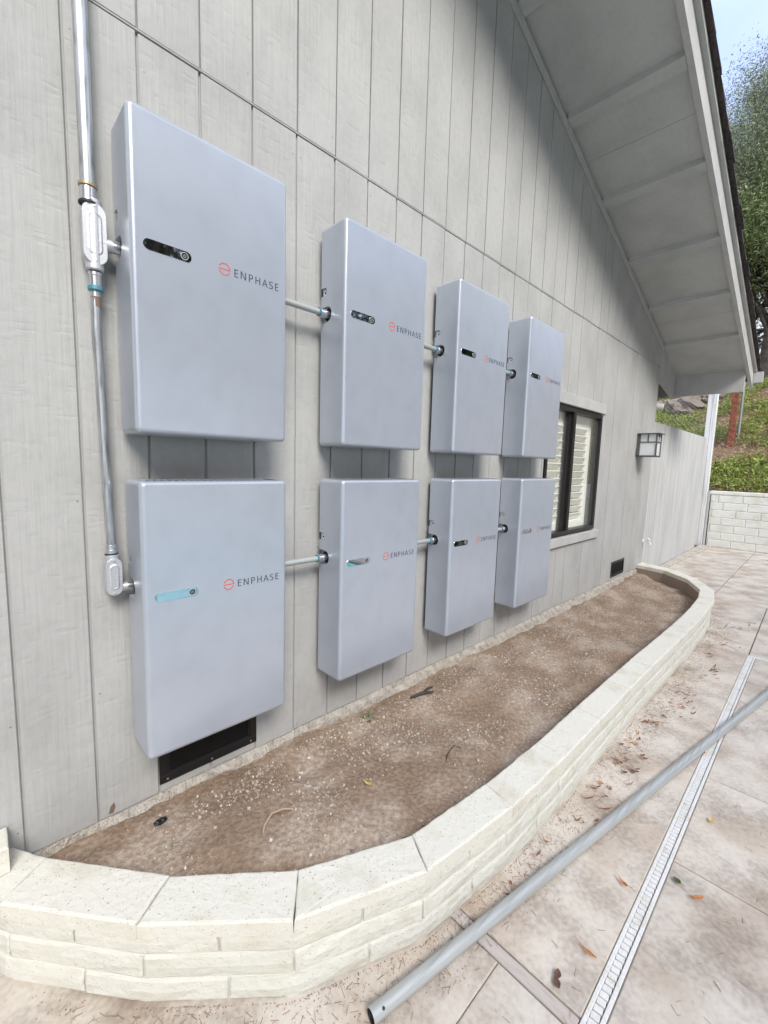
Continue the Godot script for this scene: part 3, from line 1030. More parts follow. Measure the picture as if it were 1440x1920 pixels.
# cap or stop block with rough arrises
func cap_mesh(poly: PackedVector2Array, lo: float, hi: float, _j: float) -> ArrayMesh:
	var s := Shape.new()
	var nz := noise(14.0, 77, 3)
	var fine := PackedVector2Array()
	for i in 4:
		var a := poly[i]
		var b := poly[(i + 1) % 4]
		var n := maxi(2, int((b - a).length() / 0.03))
		for k in n:
			fine.append(a.lerp(b, float(k) / n))
	var mid := (poly[0] + poly[1] + poly[2] + poly[3]) / 4.0
	var rows := []
	for r in [[0.0, lo], [0.0, hi - 0.006], [0.0022, hi - 0.0018], [0.007, hi]]:
		var ring := []
		var sm := inset(fine, r[0]) if r[0] > 0.0 else fine
		for q in sm:
			var w := nz.get_noise_2d(q.x * 3.0, q.y * 3.0) * 0.0028
			var d := (q - mid).normalized()
			ring.append(Vector3(q.x + d.x * w, r[1] + (w * 0.5 if r[1] > lo else 0.0), q.y + d.y * w))
		rows.append(ring)
	var k := fine.size()
	for i in k:
		var j := (i + 1) % k
		var d := (fine[i] + fine[j]) / 2.0 - mid
		for r in 3:
			s.quad(rows[r][i], rows[r][j], rows[r + 1][j], rows[r + 1][i], Vector3(d.x, 0.15 * r, d.y))
		s.tri(rows[3][i], rows[3][j], Vector3(mid.x, hi, mid.y), Vector3.UP)
		s.tri(rows[0][i], rows[0][j], Vector3(mid.x, lo, mid.y), Vector3.DOWN)
	return s.done()

# one slumped block that follows the planter line between two positions on it
func block_mesh(line: PackedVector2Array, t0: float, t1: float, y0: float, y1: float, seed_: int) -> ArrayMesh:
	var s := Shape.new()
	var nz := noise(9.0, seed_ + 5, 3)
	var cols := 10
	var rows := 6
	var at := func(t: float) -> Vector2:
		var k := clampi(int(floor(t)), 0, line.size() - 2)
		return line[k].lerp(line[k + 1], t - k)
	var whole := (t1 - t0) * 0.44
	var edge := 0.007 / maxf(whole, 0.05)
	var us := [0.0, edge * 0.35, edge, 0.2, 0.35, 0.5, 0.65, 0.8, 1.0 - edge, 1.0 - edge * 0.35, 1.0]
	var vs := [0.0, 0.05, 0.14, 0.5, 0.86, 0.95, 1.0]
	var g := []
	for i in cols + 1:
		var t: float = lerpf(t0, t1, 0.004 + us[i] * 0.992)
		var q: Vector2 = at.call(t)
		var ahead: Vector2 = at.call(minf(t + 0.2, line.size() - 1.001))
		var behind: Vector2 = at.call(maxf(t - 0.2, 0.0))
		var tan := (ahead - behind).normalized()
		var out := Vector2(-tan.y, tan.x)
		var col := []
		for j in rows + 1:
			var v: float = vs[j]
			var u: float = us[i]
			var eu := clampf(minf(u, 1.0 - u) / edge, 0.0, 1.0)
			var ev := clampf(minf(v, 1.0 - v) / 0.14, 0.0, 1.0)
			var push := -0.006 + 0.006 * (1.0 - pow(1.0 - eu, 2.0)) * (1.0 - pow(1.0 - ev, 2.0))
			push += 0.004 * (1.0 - pow(2.0 * v - 0.8, 2.0)) + nz.get_noise_2d(q.x * 1.5 + q.y, v * 0.7) * 0.004
			var p := q + out * push
			col.append(Vector3(p.x, lerpf(y0, y1, v) + nz.get_noise_2d(q.x * 2.0, 9.0 + q.y) * 0.002, p.y))
		g.append([col, out])
	for i in cols:
		for j in rows:
			var o: Vector2 = g[i][1]
			s.quad(g[i][0][j], g[i + 1][0][j], g[i + 1][0][j + 1], g[i][0][j + 1], Vector3(o.x, 0, o.y))
	# body behind the face
	for e in [[0, 3], [3, 5], [5, 7], [7, 10]]:
		var a: Array = g[e[0]]
		var b: Array = g[e[1]]
		var back := func(c: Array, j: int) -> Vector3:
			var o: Vector2 = c[1]
			return c[0][j] - Vector3(o.x, 0, o.y) * 0.1
		s.quad(a[0][rows], b[0][rows], back.call(b, rows), back.call(a, rows), Vector3.UP)
		s.quad(a[0][0], b[0][0], back.call(b, 0), back.call(a, 0), Vector3.DOWN)
	return s.done()

# ------------------------------------------------------------------ hillside
var hill_noise := FastNoiseLite.new()

func hill_y(x: float, z: float) -> float:
	var a := 0.5 + 0.06 * clampf(z + 1.5, 0.0, 3.0)
	var y := 1.12 + a * (clampf(x, 11.35, 16.5) - 11.35) + 0.22 * maxf(0.0, x - 16.5)
	return y + hill_noise.get_noise_2d(x * 0.5, z * 0.5) * 0.25 * smoothstep(11.4, 13.0, x) + hill_noise.get_noise_2d(x * 3.0, z * 3.0) * 0.06

func build_hill() -> void:
	hill_noise.seed = 3
	hill_noise.frequency = 0.6
	structure("hillside", sheet(11.42, 50.0, -22.0, 24.0, 0.4, hill_y, func(_x, _z): return true), M.hillside_earth)

func leaf_cluster(count: int, spread: float, size: float, seed_: int) -> ArrayMesh:
	var s := Shape.new()
	s.tinted = true
	var q := RandomNumberGenerator.new()
	q.seed = seed_
	for i in count:
		var p := Vector3(q.randfn(), q.randfn(), q.randfn()) * spread * 0.5
		var b := Basis.from_euler(Vector3(q.randf() * TAU, q.randf() * TAU, q.randf() * TAU))
		var l := size * q.randf_range(0.7, 1.25)
		var w := l * q.randf_range(0.22, 0.34)
		var v := q.randf_range(0.75, 1.2)
		s.tint = Color(v, v, v)
		var tip := p + b * Vector3(l, 0, 0)
		var base := p - b * Vector3(l, 0, 0)
		var le := p + b * Vector3(0, 0.15 * w, w)
		var ri := p + b * Vector3(0, 0.15 * w, -w)
		s.tri(base, le, tip, b.y)
		s.tri(base, tip, ri, b.y)
	return s.done()

# ------------------------------------------------------------------ fence, posts, far wall
func build_fence_and_walls() -> void:
	var fence := thing("board_fence", "tall pale grey vertical board fence running on from the house corner", "fence", Vector3(6.57, 0, -0.06))
	var w := 0.14
	for i in 28:
		part("board", cbox(Vector3(i * w + 0.002, 0.03, -0.02), Vector3((i + 1) * w - 0.002, 2.30 + 0.004 * sin(i * 3.1), 0.0015 * sin(i * 5.0)), 0.003), M.fence_paint, fence)
	part("rail", cbox(Vector3(0, 0.4, -0.06), Vector3(28 * w, 0.49, -0.021), 0.003), M.fence_paint, fence)
	part("rail", cbox(Vector3(0, 1.9, -0.06), Vector3(28 * w, 1.99, -0.021), 0.003), M.fence_paint, fence)
	var gate := thing("fence_gate", "narrow grey board panel between long fence and white post", "gate", Vector3(10.50, 0, -0.12))
	for i in 4:
		part("board", cbox(Vector3(i * 0.135 + 0.001, 0.05, -0.02), Vector3((i + 1) * 0.135 - 0.002, 2.2, 0.0), 0.003), M.fence_paint, gate)
	part("rail", cbox(Vector3(0, 0.5, -0.06), Vector3(0.54, 0.59, -0.021), 0.003), M.fence_paint, gate)
	part("rail", cbox(Vector3(0, 1.8, -0.06), Vector3(0.54, 1.89, -0.021), 0.003), M.fence_paint, gate)
	var post := thing("timber_post", "tall weathered white timber post at the end of the fence", "post", Vector3(11.13, 0, -0.115))
	part("post_half", cbox(Vector3(-0.07, 0.0, -0.08), Vector3(0.07, 3.7, -0.002), 0.004), M.weathered_white_paint, post)
	part("post_half", cbox(Vector3(-0.07, 0.0, 0.002), Vector3(0.07, 3.7, 0.08), 0.004), M.weathered_white_paint, post)
	part("end_strip", cbox(Vector3(-0.02, 0.0, 0.095), Vector3(0.03, 1.2, 0.125), 0.003), M.fence_paint, post)
	var kerb := thing("kerb", "low pale concrete kerb along the foot of the fence", "kerb")
	part("kerb_piece", extruded(PackedVector2Array([Vector2(6.60, -0.058), Vector2(8.8, -0.058), Vector2(8.8, 0.06), Vector2(6.60, 0.03)]), -0.02, 0.035, 0.008, "y"), M.kerb_concrete, kerb)
	part("kerb_piece", extruded(PackedVector2Array([Vector2(8.806, -0.058), Vector2(11.0, -0.058), Vector2(11.0, 0.15), Vector2(8.806, 0.06)]), -0.02, 0.038, 0.008, "y"), M.kerb_concrete, kerb)

	var rw := thing("retaining_wall", "cream block retaining wall below the planted hillside", "wall", Vector3(11.2, 0, 0))
	part("core", cbox(Vector3(0.0075, -0.02, 0.02), Vector3(0.2, 1.135, 7.0), 0.002), M.far_block_paint, rw)
	var bh := 0.161
	var variants := []
	for k in 4:
		variants.append(far_block(0.40, bh - 0.006, 300 + k))
	for c in 7:
		var z: float = 0.03 + [0.0, 0.22, 0.02, 0.2, 0.03, 0.21, 0.12][c] - 0.4
		while z < 6.9:
			var l := 0.4
			if z < 0.02:
				var ll: float = z + 0.4 - 0.022
				if ll > 0.06:
					part("block", far_block(ll, bh - 0.006, 400 + c), M.far_block_paint, rw, Vector3(0, c * bh + 0.002, 0.022))
			else:
				part("block", variants[rng.randi() % 4], M.far_block_paint, rw, Vector3(0, c * bh + 0.002, z))
			z += l + 0.006
	for k in 8:
		part("cap_block", cbox(Vector3(-0.012, 1.137, 0.0 + k * 0.88), Vector3(0.225, 1.205, k * 0.88 + 0.875), 0.006), M.far_block_paint, rw)

	var bp := thing("wooden_post", "red-brown wooden post standing on the hillside", "post", Vector3(13.3, hill_y(13.3, -0.03) - 0.1, -0.03))
	part("shaft", cbox(Vector3(-0.07, 0, -0.065), Vector3(0.07, 2.6, 0.065), 0.005), M.red_brown_wood, bp)
	var link := thing("chain_link_fence", "thin grey chain-link fence crossing the hillside beside the wooden post", "fence", Vector3(13.42, 0, 0))
	for z in [0.09, -2.4]:
		var yb := hill_y(13.42, z)
		part("post", tube([Vector3(0, yb - 0.2, z), Vector3(0, yb + 1.75, z)], 0.03, 12), M.galvanized_post, link)
	var s := Shape.new()
	var zz := -2.4
	while zz < 0.09:
		for dirn in [-1.0, 1.0]:
			var yb := hill_y(13.42, zz)
			var p := PackedVector3Array()
			var steps := 24
			for k in steps + 1:
				var zk: float = zz + dirn * 1.6 * k / steps
				if zk < -2.4 or zk > 0.09:
					break
				p.append(Vector3(0.004 * dirn, yb + 1.6 * k / steps, zk))
			if p.size() > 1:
				add_tube(s, PackedVector3Array([p[0], p[p.size() - 1]]), 0.0022, 4, false)
		zz += 0.09
	part("wire_mesh", s.done(), M.galvanized_post, link).set_meta("kind", "stuff")
	var rk := [[15.9, -1.55, 0.55], [16.3, -1.0, 0.4], [16.2, -2.2, 0.35]]
	for k in rk.size():
		var q: Array = rk[k]
		var o := top("boulder", rock_mesh(q[2], 500 + k), M.rock, Vector3(q[0], hill_y(q[0], q[1]) + q[2] * 0.1, q[1]))
		tag(o, ["large grey-brown boulder at the top of the slope under the eave", "smaller boulder beside the large one near the white post", "low boulder furthest left on top of the slope"][k], "rock", "boulders on the slope")

func far_block(l: float, h: float, seed_: int) -> ArrayMesh:
	var s := Shape.new()
	var nz := noise(4.0, seed_, 3)
	var us := [0.0, 0.03, 0.3, 0.6, 0.97, 1.0]
	var vs := [0.0, 0.07, 0.5, 0.93, 1.0]
	var g := []
	for u in us:
		var col := []
		for v in vs:
			var e: bool = u == 0.0 or u == 1.0 or v == 0.0 or v == 1.0
			col.append(Vector3((0.006 if e else -0.004) + nz.get_noise_2d(u * 2.0, v * 2.0) * 0.006, v * h, u * l))
		g.append(col)
	for i in us.size() - 1:
		for j in vs.size() - 1:
			s.quad(g[i][j], g[i + 1][j], g[i + 1][j + 1], g[i][j + 1], Vector3(-1, 0, 0))
	var a := us.size() - 1
	var b := vs.size() - 1
	var bk := Vector3(0.012, 0, 0)
	s.quad(g[0][0], g[a][0], g[a][0] + bk, g[0][0] + bk, Vector3.DOWN)
	s.quad(g[0][b], g[a][b], g[a][b] + bk, g[0][b] + bk, Vector3.UP)
	s.quad(g[0][0], g[0][b], g[0][b] + bk, g[0][0] + bk, Vector3(0, 0, -1))
	s.quad(g[a][0], g[a][b], g[a][b] + bk, g[a][0] + bk, Vector3(0, 0, 1))
	return s.done()

func rock_mesh(r: float, seed_: int) -> ArrayMesh:
	var s := Shape.new()
	var nz := noise(0.9, seed_, 3)
	var nu := 18
	var nv := 10
	var at := func(i: int, j: int) -> Vector3:
		var a := TAU * (i % nu) / nu
		var b := PI * j / nv - PI / 2
		var d := Vector3(cos(b) * cos(a), sin(b), cos(b) * sin(a))
		return d * Vector3(1.2, 0.7, 1.0) * r * (1.0 + 0.45 * nz.get_noise_3dv(d * 2.0))
	for i in nu:
		for j in nv:
			var p: Vector3 = at.call(i, j)
			s.quad(p, at.call(i + 1, j), at.call(i + 1, j + 1), at.call(i, j + 1), p + at.call(i + 1, j + 1))
	return s.done()

# ------------------------------------------------------------------ batteries
const BZ0 := 0.034
const BZ1 := 0.2074

func build_batteries() -> void:
	var proto := make_battery()
	var ups := [0.0, 0.8398, 1.6727, 2.5126]
	var los := [0.0027, 0.8456, 1.6892, 2.5305]
	var words := ["nearest, leftmost", "second from the left", "third from the left", "farthest, rightmost"]
	for row in 2:
		for k in 4:
			var o: Node3D = proto
			if row + k > 0:
				o = proto.duplicate()
				o.name = numbered("battery_unit")
				add_child(o)
			o.position = Vector3((ups if row == 0 else los)[k], 1.664 if row == 0 else 0.522, 0.0)
			tag(o, "%s silver-grey battery cabinet in the %s row on the wall" % [words[k], "upper" if row == 0 else "lower"], "battery", "battery cabinets on the wall")

func make_battery() -> Node3D:
	var o := thing("battery_unit", "", "battery")
	part("cover", battery_cover(), M.battery_paint, o)
	part("core", cbox(Vector3(0.036, 0.03, 0.04), Vector3(BW - 0.014, BH - 0.035, BZ1 - 0.02), 0.004), M.battery_core, o)
	part("wall_bracket", cbox(Vector3(0.03, 0.06, 0.003), Vector3(BW - 0.03, BH - 0.06, 0.0335), 0.003), M.bracket_metal, o)
	# slanted grille bars across the open top
	var sl := Shape.new()
	var t := 0.008
	add_hexa(sl, [Vector3(0.03, -t, BZ0), Vector3(0.043, -t, BZ0), Vector3(0.013, -t, BZ1 - 0.018), Vector3(0.0, -t, BZ1 - 0.018), Vector3(0.03, 0, BZ0), Vector3(0.043, 0, BZ0), Vector3(0.013, 0, BZ1 - 0.018), Vector3(0, 0, BZ1 - 0.018)])
	var bar := sl.done()
	for i in 20:
		part("grille_bar", bar, M.battery_paint, o, Vector3(0.012 + i * 0.0245, BH - 0.0005, 0))
	part("grille_rim", cbox(Vector3(0.018, BH - 0.02, BZ0), Vector3(BW - 0.018, BH, BZ0 + 0.008), 0.002), M.battery_paint, o)
	# status lens with the power button
	var lens := part("status_lens", extruded(stadium(0.148, 0.034, Vector2(0.109, 0.587), 14), BZ1 - 0.001, BZ1 + 0.0012, 0.0004), M.status_glass, o)
	var btn := part("power_button", extruded(circle(0.0115, Vector2(0.160, 0.587), 28), BZ1 + 0.0013, BZ1 + 0.0024, 0.0003), M.black_plastic, lens)
	btn.set_meta("label", "round black power button on the status lens")
	var ring := Shape.new()
	add_arc(ring, Vector2(0.160, 0.587), 0.0100, 0.0122, 0.0, TAU, BZ1 + 0.0014, BZ1 + 0.0029)
	part("button_ring", ring.done(), M.gray_ring, lens)
	var icon := Shape.new()
	add_arc(icon, Vector2(0.160, 0.5865), 0.0034, 0.0046, deg_to_rad(125), deg_to_rad(415), BZ1 + 0.0022, BZ1 + 0.0028)
	add_hexa(icon, box_points(Vector3(0.1594, 0.587, BZ1 + 0.0022), Vector3(0.1606, 0.592, BZ1 + 0.0028)))
	part("power_symbol", icon.done(), M.gray_ring, lens)
	# logo
	var lg := Shape.new()
	var c := Vector2(0.2965, 0.5895)
	var z0 := BZ1 - 0.0005
	var z1 := BZ1 + 0.0006
	add_arc(lg, c, 0.0175, 0.0212, deg_to_rad(0), deg_to_rad(158), z0, z1)
	add_arc(lg, c, 0.0175, 0.0212, deg_to_rad(197), deg_to_rad(340), z0, z1)
	add_hexa(lg, box_points(Vector3(c.x - 0.0208, c.y - 0.0017, z0), Vector3(c.x + 0.0210, c.y + 0.0017, z1)))
	part("logo_mark", lg.done(), M.logo_red, o)
	var tm := TextMesh.new()
	var fnt := SystemFont.new()
	fnt.font_names = PackedStringArray(["Droid Sans"])
	var spaced := FontVariation.new()
	spaced.base_font = fnt
	spaced.spacing_glyph = 5
	tm.font = spaced
	tm.text = "ENPHASE"
	tm.font_size = 48
	tm.pixel_size = 0.001
	tm.depth = 0.01
	tm.curve_step = 0.5
	var bb := tm.get_aabb()
	var sx := 0.178 / bb.size.x
	var sy := 0.0265 / bb.size.y
	var bs := Basis.from_scale(Vector3(sx, sy, 0.1))
	var mid := bb.get_center()
	part("logo_lettering", tm, M.logo_navy, o, Vector3(0.333 + 0.089 - mid.x * sx, 0.5885 - mid.y * sy, BZ1 + 0.0002), bs)
	# conduit opening and mounting screw in the side
	part("port_plate", extruded(circle(0.031, Vector2.ZERO, 24), 0.0, 0.004, 0.001), M.black_plastic, o, Vector3(0.024, 0.60, 0.078), Basis(Vector3.UP, -PI / 2))
	part("port_ring", turned([[0.0, 0.031], [0.012, 0.030], [0.012, 0.024], [0.0, 0.023]], Vector3(-1, 0, 0), 24), M.rubber, o, Vector3(0.022, 0.60, 0.078))
	part("washer", turned([[0.0, 0.0145], [0.002, 0.0145], [0.003, 0.013], [0.003, 0.0]], Vector3(-1, 0, 0), 18), M.white_plastic, o, Vector3(0.0105, 0.700, 0.058))
	part("screw", turned([[0.0, 0.0045], [0.003, 0.004], [0.004, 0.0]], Vector3(-1, 0, 0), 10), M.rubber, o, Vector3(0.0076, 0.700, 0.058))
	return o

func add_arc(s: Shape, c: Vector2, r0: float, r1: float, a0: float, a1: float, z0: float, z1: float) -> void:
	var n := maxi(6, int(absf(a1 - a0) / 0.2))
	for i in n:
		var p := []
		for z in [z0, z1]:
			for q in [[r0, i], [r1, i], [r1, i + 1], [r0, i + 1]]:
				var a: float = lerpf(a0, a1, float(q[1]) / n)
				p.append(Vector3(c.x + cos(a) * q[0], c.y + sin(a) * q[0], z))
		add_hexa(s, p)

func battery_cover() -> ArrayMesh:
	var s := Shape.new()
	var rc := 0.019
	var r := 0.017
	var per := []   # [corner centre or edge point, outward direction, starts a straight side?]
	var cs := [[Vector2(BW - rc, BH - rc), 0.0], [Vector2(rc, BH - rc), PI / 2], [Vector2(rc, rc), PI], [Vector2(BW - rc, rc), PI * 1.5]]
	for q in cs:
		for k in 7:
			var a: float = q[1] + PI / 2 * k / 6
			per.append([q[0], Vector2(cos(a), sin(a)), k == 6, q[1]])
	var prof := [[0.0, BZ0, 0.0], [0.0, BZ1 - r, 0.0]]
	for k in range(1, 8):
		var th := PI / 2 * k / 7
		prof.append([r * (1.0 - cos(th)), BZ1 - r + r * sin(th), th])
	var pos := func(i: int, j: int) -> Vector3:
		var q: Array = per[i % per.size()]
		var p: Vector2 = q[0] + q[1] * (rc - prof[j][0])
		return Vector3(p.x, p.y, prof[j][1])
	var nrm := func(i: int, j: int) -> Vector3:
		var q: Array = per[i % per.size()]
		var th: float = prof[j][2]
		return Vector3(q[1].x * cos(th), q[1].y * cos(th), sin(th))
	for i in per.size():
		for j in prof.size() - 1:
			if j == 0 and per[i][2] and (per[i][3] == 0.0 or is_equal_approx(per[i][3], PI / 2)):
				continue   # the open top, and the left side which has cut-outs
			s.smooth_quad([pos.call(i, j), pos.call(i + 1, j), pos.call(i + 1, j + 1), pos.call(i, j + 1)], [nrm.call(i, j), nrm.call(i + 1, j), nrm.call(i + 1, j + 1), nrm.call(i, j + 1)])
	var last := prof.size() - 1
	for i in range(1, per.size() - 1):
		s.tri(pos.call(0, last), pos.call(i, last), pos.call(i + 1, last), Vector3(0, 0, 1))
	# left side with a conduit port and a screw pocket open to the back edge
	var poly := PackedVector2Array([Vector2(BZ0, rc), Vector2(BZ1 - r, rc), Vector2(BZ1 - r, BH - rc), Vector2(BZ0, BH - rc)])
	for h in [[0.058, 0.703, 0.019, 0.012], [0.078, 0.60, 0.035, 0.03]]:
		var first := PackedVector2Array()
		for k in 13:
			var a := PI / 2 - PI * k / 12
			first.append(Vector2(h[0] + cos(a) * h[2], h[1] + sin(a) * h[2]))
		poly.append(Vector2(BZ0, h[1] + h[2]))
		poly.append_array(first)
		poly.append(Vector2(BZ0, h[1] - h[2]))
		var edge := PackedVector2Array([Vector2(BZ0, h[1] + h[2])])
		edge.append_array(first)
		edge.append(Vector2(BZ0, h[1] - h[2]))
		for k in edge.size() - 1:
			var a := edge[k]
			var b := edge[k + 1]
			var m := Vector2(h[0], h[1]) - (a + b) / 2.0
			s.quad(Vector3(0, a.y, a.x), Vector3(0, b.y, b.x), Vector3(h[3], b.y, b.x), Vector3(h[3], a.y, a.x), Vector3(0, m.y, m.x))
		var fl := Geometry2D.triangulate_polygon(edge)
		for k in range(0, fl.size(), 3):
			s.tri(Vector3(h[3] - 0.001, edge[fl[k]].y, edge[fl[k]].x), Vector3(h[3] - 0.001, edge[fl[k + 1]].y, edge[fl[k + 1]].x), Vector3(h[3] - 0.001, edge[fl[k + 2]].y, edge[fl[k + 2]].x), Vector3(-1, 0, 0))
	var idx := Geometry2D.triangulate_polygon(poly)
	for k in range(0, idx.size(), 3):
		s.tri(Vector3(0, poly[idx[k]].y, poly[idx[k]].x), Vector3(0, poly[idx[k + 1]].y, poly[idx[k + 1]].x), Vector3(0, poly[idx[k + 2]].y, poly[idx[k + 2]].x), Vector3(-1, 0, 0))
	return s.done()

# ------------------------------------------------------------------ conduits
func build_conduits() -> void:
	var riser := thing("conduit_riser", "thick galvanized conduit running up the wall beside the first battery", "conduit", Vector3(-0.074, 2.43, 0.052))
	part("pipe", tube([Vector3(0, 0, 0), Vector3(-0.002, 1.2, 0), Vector3(-0.004, 2.6, 0)], 0.0205, 20), M.galvanized_steel, riser)
	part("coupling_ring", turned([[0.0, 0.0205], [-0.002, 0.0262], [-0.010, 0.0262], [-0.012, 0.0205]], Vector3(0, -1, 0).abs(), 22), M.brass_ring, riser, Vector3(0, 0.004, 0))
	part("compression_nut", turned([[0.0, 0.0205], [-0.001, 0.0235], [-0.034, 0.0235], [-0.036, 0.0255], [-0.041, 0.0255], [-0.042, 0.02]], Vector3(0, 1, 0), 22), M.zinc_fitting, riser, Vector3(0, -0.009, 0))
	part("gasket", turned([[0.0, 0.02], [-0.0005, 0.0275], [-0.006, 0.0275], [-0.0065, 0.02]], Vector3(0, 1, 0), 22), M.rubber, riser, Vector3(0, -0.0515, 0))

	fitting("junction_fitting", "oval cast junction fitting with a cover plate beside the upper first battery", Vector3(-0.064, 2.285, 0.05), 0.062, 0.2, 0.0, 0.020)
	fitting("junction_fitting", "small oval junction fitting beside the lower first battery", Vector3(-0.048, 1.168, 0.046), 0.046, 0.142, -0.042, 0.016)

	var dn := thing("conduit_drop", "slightly bent galvanized conduit joining the two oval fittings", "conduit", Vector3(-0.064, 1.27, 0.0))
	var p := []
	for q in [[0.0, 0.86, 0.052], [-0.002, 0.80, 0.052], [-0.003, 0.72, 0.052], [0.000, 0.64, 0.048], [0.003, 0.56, 0.042], [0.006, 0.45, 0.038], [0.008, 0.33, 0.038], [0.011, 0.18, 0.040], [0.0145, 0.0, 0.043]]:
		p.append(Vector3(q[0], q[1], q[2]))
	var cv := Curve3D.new()
	for k in p.size():
		var tn: Vector3 = (p[mini(k + 1, p.size() - 1)] - p[maxi(k - 1, 0)]) / 6.0
		cv.add_point(p[k], -tn, tn)
	part("pipe", tube(Array(cv.tessellate_even_length(5, 0.02)), 0.0143, 18), M.galvanized_steel, dn)
	part("connector", turned([[0.0, 0.0143], [0.002, 0.0180], [0.035, 0.0180], [0.037, 0.0205], [0.046, 0.0205], [0.047, 0.016]], Vector3(0, 1, 0), 20), M.zinc_fitting, dn, Vector3(0, 0.855, 0.052))
	part("seal_ring", turned([[0.0, 0.0143], [0.002, 0.0225], [0.012, 0.0225], [0.016, 0.0182]], Vector3(0, 1, 0), 20), M.teal_seal, dn, Vector3(0, 0.845, 0.052))
	part("rust_band", turned([[0.0, 0.0143], [0.0001, 0.01455], [0.032, 0.01455], [0.0321, 0.0143]], Vector3(0, 1, 0), 20), M.rust_mark, dn, Vector3(-0.001, 0.795, 0.052))
	part("connector", turned([[0.0, 0.0143], [-0.001, 0.0195], [-0.010, 0.0195], [-0.012, 0.017], [-0.017, 0.017], [-0.018, 0.0195], [-0.030, 0.0195], [-0.031, 0.016]], Vector3(0, 1, 0), 20), M.zinc_fitting, dn, Vector3(0.0145, 0.01, 0.043))
	part("gasket", turned([[0.0, 0.0143], [0.0002, 0.0205], [0.004, 0.0205], [0.0042, 0.0143]], Vector3(0, 1, 0), 20), M.rubber, dn, Vector3(0.0145, -0.026, 0.043))

	var ups := [0.0, 0.8398, 1.6727, 2.5126]
	var los := [0.0027, 0.8456, 1.6892, 2.5305]
	var words := ["first and second", "second and third", "third and fourth"]
	for row in 2:
		for k in 3:
			var xs: Array = ups if row == 0 else los
			var xa: float = xs[k] + BW - 0.02
			var xb: float = xs[k + 1] + 0.02
			var o := thing("conduit_link", "short steel conduit between the %s batteries of the %s row" % [words[k], "upper" if row == 0 else "lower"], "conduit", Vector3(xa, 2.264 if row == 0 else 1.122, 0.078), "conduits linking the batteries")
			var l := xb - xa
			part("pipe", tube([Vector3(0, 0, 0), Vector3(l * 0.5, 0, 0), Vector3(l, 0, 0)], 0.0135, 16), M.galvanized_tube, o)
			part("connector", turned([[0.0, 0.0135], [0.001, 0.0175], [0.016, 0.0175], [0.018, 0.0165], [0.021, 0.0165], [0.022, 0.0195], [0.034, 0.0195], [0.035, 0.017], [0.05, 0.017]], Vector3(1, 0, 0), 18), M.zinc_fitting, o, Vector3(l - 0.062, 0, 0))
			part("seal_ring", turned([[0.0, 0.0135], [0.001, 0.0188], [0.008, 0.0188], [0.009, 0.0175]], Vector3(1, 0, 0), 18), M.teal_seal, o, Vector3(l - 0.068, 0, 0))

func fitting(called: String, label: String, at: Vector3, w: float, h: float, side_y: float, hub: float) -> void:
	var o := thing(called, label, "conduit fitting", at, "oval junction fittings")
	part("body", extruded(stadium(w, h * 0.94, Vector2.ZERO, 10), -0.032, 0.018, 0.004), M.cast_aluminium, o)
	part("upper_hub", turned([[0.0, hub + 0.006], [h * 0.5 + 0.004, hub + 0.006], [h * 0.5 + 0.006, hub + 0.003], [h * 0.5 + 0.006, 0.005]], Vector3(0, 1, 0), 20), M.cast_aluminium, o)
	if side_y == 0.0:
		part("lower_hub", turned([[0.0, hub + 0.006], [h * 0.5 + 0.004, hub + 0.006], [h * 0.5 + 0.008, hub + 0.003], [h * 0.5 + 0.008, 0.005]], Vector3(0, -1, 0), 20), M.cast_aluminium, o)
	var sy := side_y if side_y != 0.0 else -0.018
	part("side_hub", turned([[0.0, hub], [w * 0.5 + 0.018, hub], [w * 0.5 + 0.018, hub - 0.002], [w * 0.5 + 0.018, 0.0]], Vector3(1, 0, 0), 20), M.cast_aluminium, o, Vector3(0, sy, 0.004))
	part("side_nipple", turned([[w * 0.5 + 0.0185, 0.004], [w * 0.5 + 0.0187, hub - 0.0025], [w * 0.5 + 0.062, hub - 0.0025]], Vector3(1, 0, 0), 20), M.zinc_fitting, o, Vector3(0, sy, 0.004))
	var plate := part("cover_plate", extruded(stadium(w * 1.08, h * 0.93, Vector2.ZERO, 12), 0.0185, 0.0235, 0.0015), M.cast_aluminium, o)
	var rim := Shape.new()
	var outl := stadium(w * 0.68, h * 0.66, Vector2.ZERO, 10)
	var inn := inset(outl, 0.005)
	for k in outl.size():
		var j := (k + 1) % outl.size()
		add_hexa(rim, [Vector3(outl[k].x, outl[k].y, 0.0232), Vector3(outl[j].x, outl[j].y, 0.0232), Vector3(inn[j].x, inn[j].y, 0.0232), Vector3(inn[k].x, inn[k].y, 0.0232), Vector3(outl[k].x, outl[k].y, 0.0236), Vector3(outl[j].x, outl[j].y, 0.0236), Vector3(inn[j].x, inn[j].y, 0.0262), Vector3(inn[k].x, inn[k].y, 0.0262)])
	part("raised_rim", rim.done(), M.cast_aluminium, plate)
	for sg in [-1.0, 1.0]:
		part("screw", turned([[0.0, 0.0042], [0.0025, 0.004], [0.0032, 0.0]], Vector3(0, 0, 1), 12), M.zinc_fitting, plate, Vector3(0, sg * h * 0.405, 0.0235))

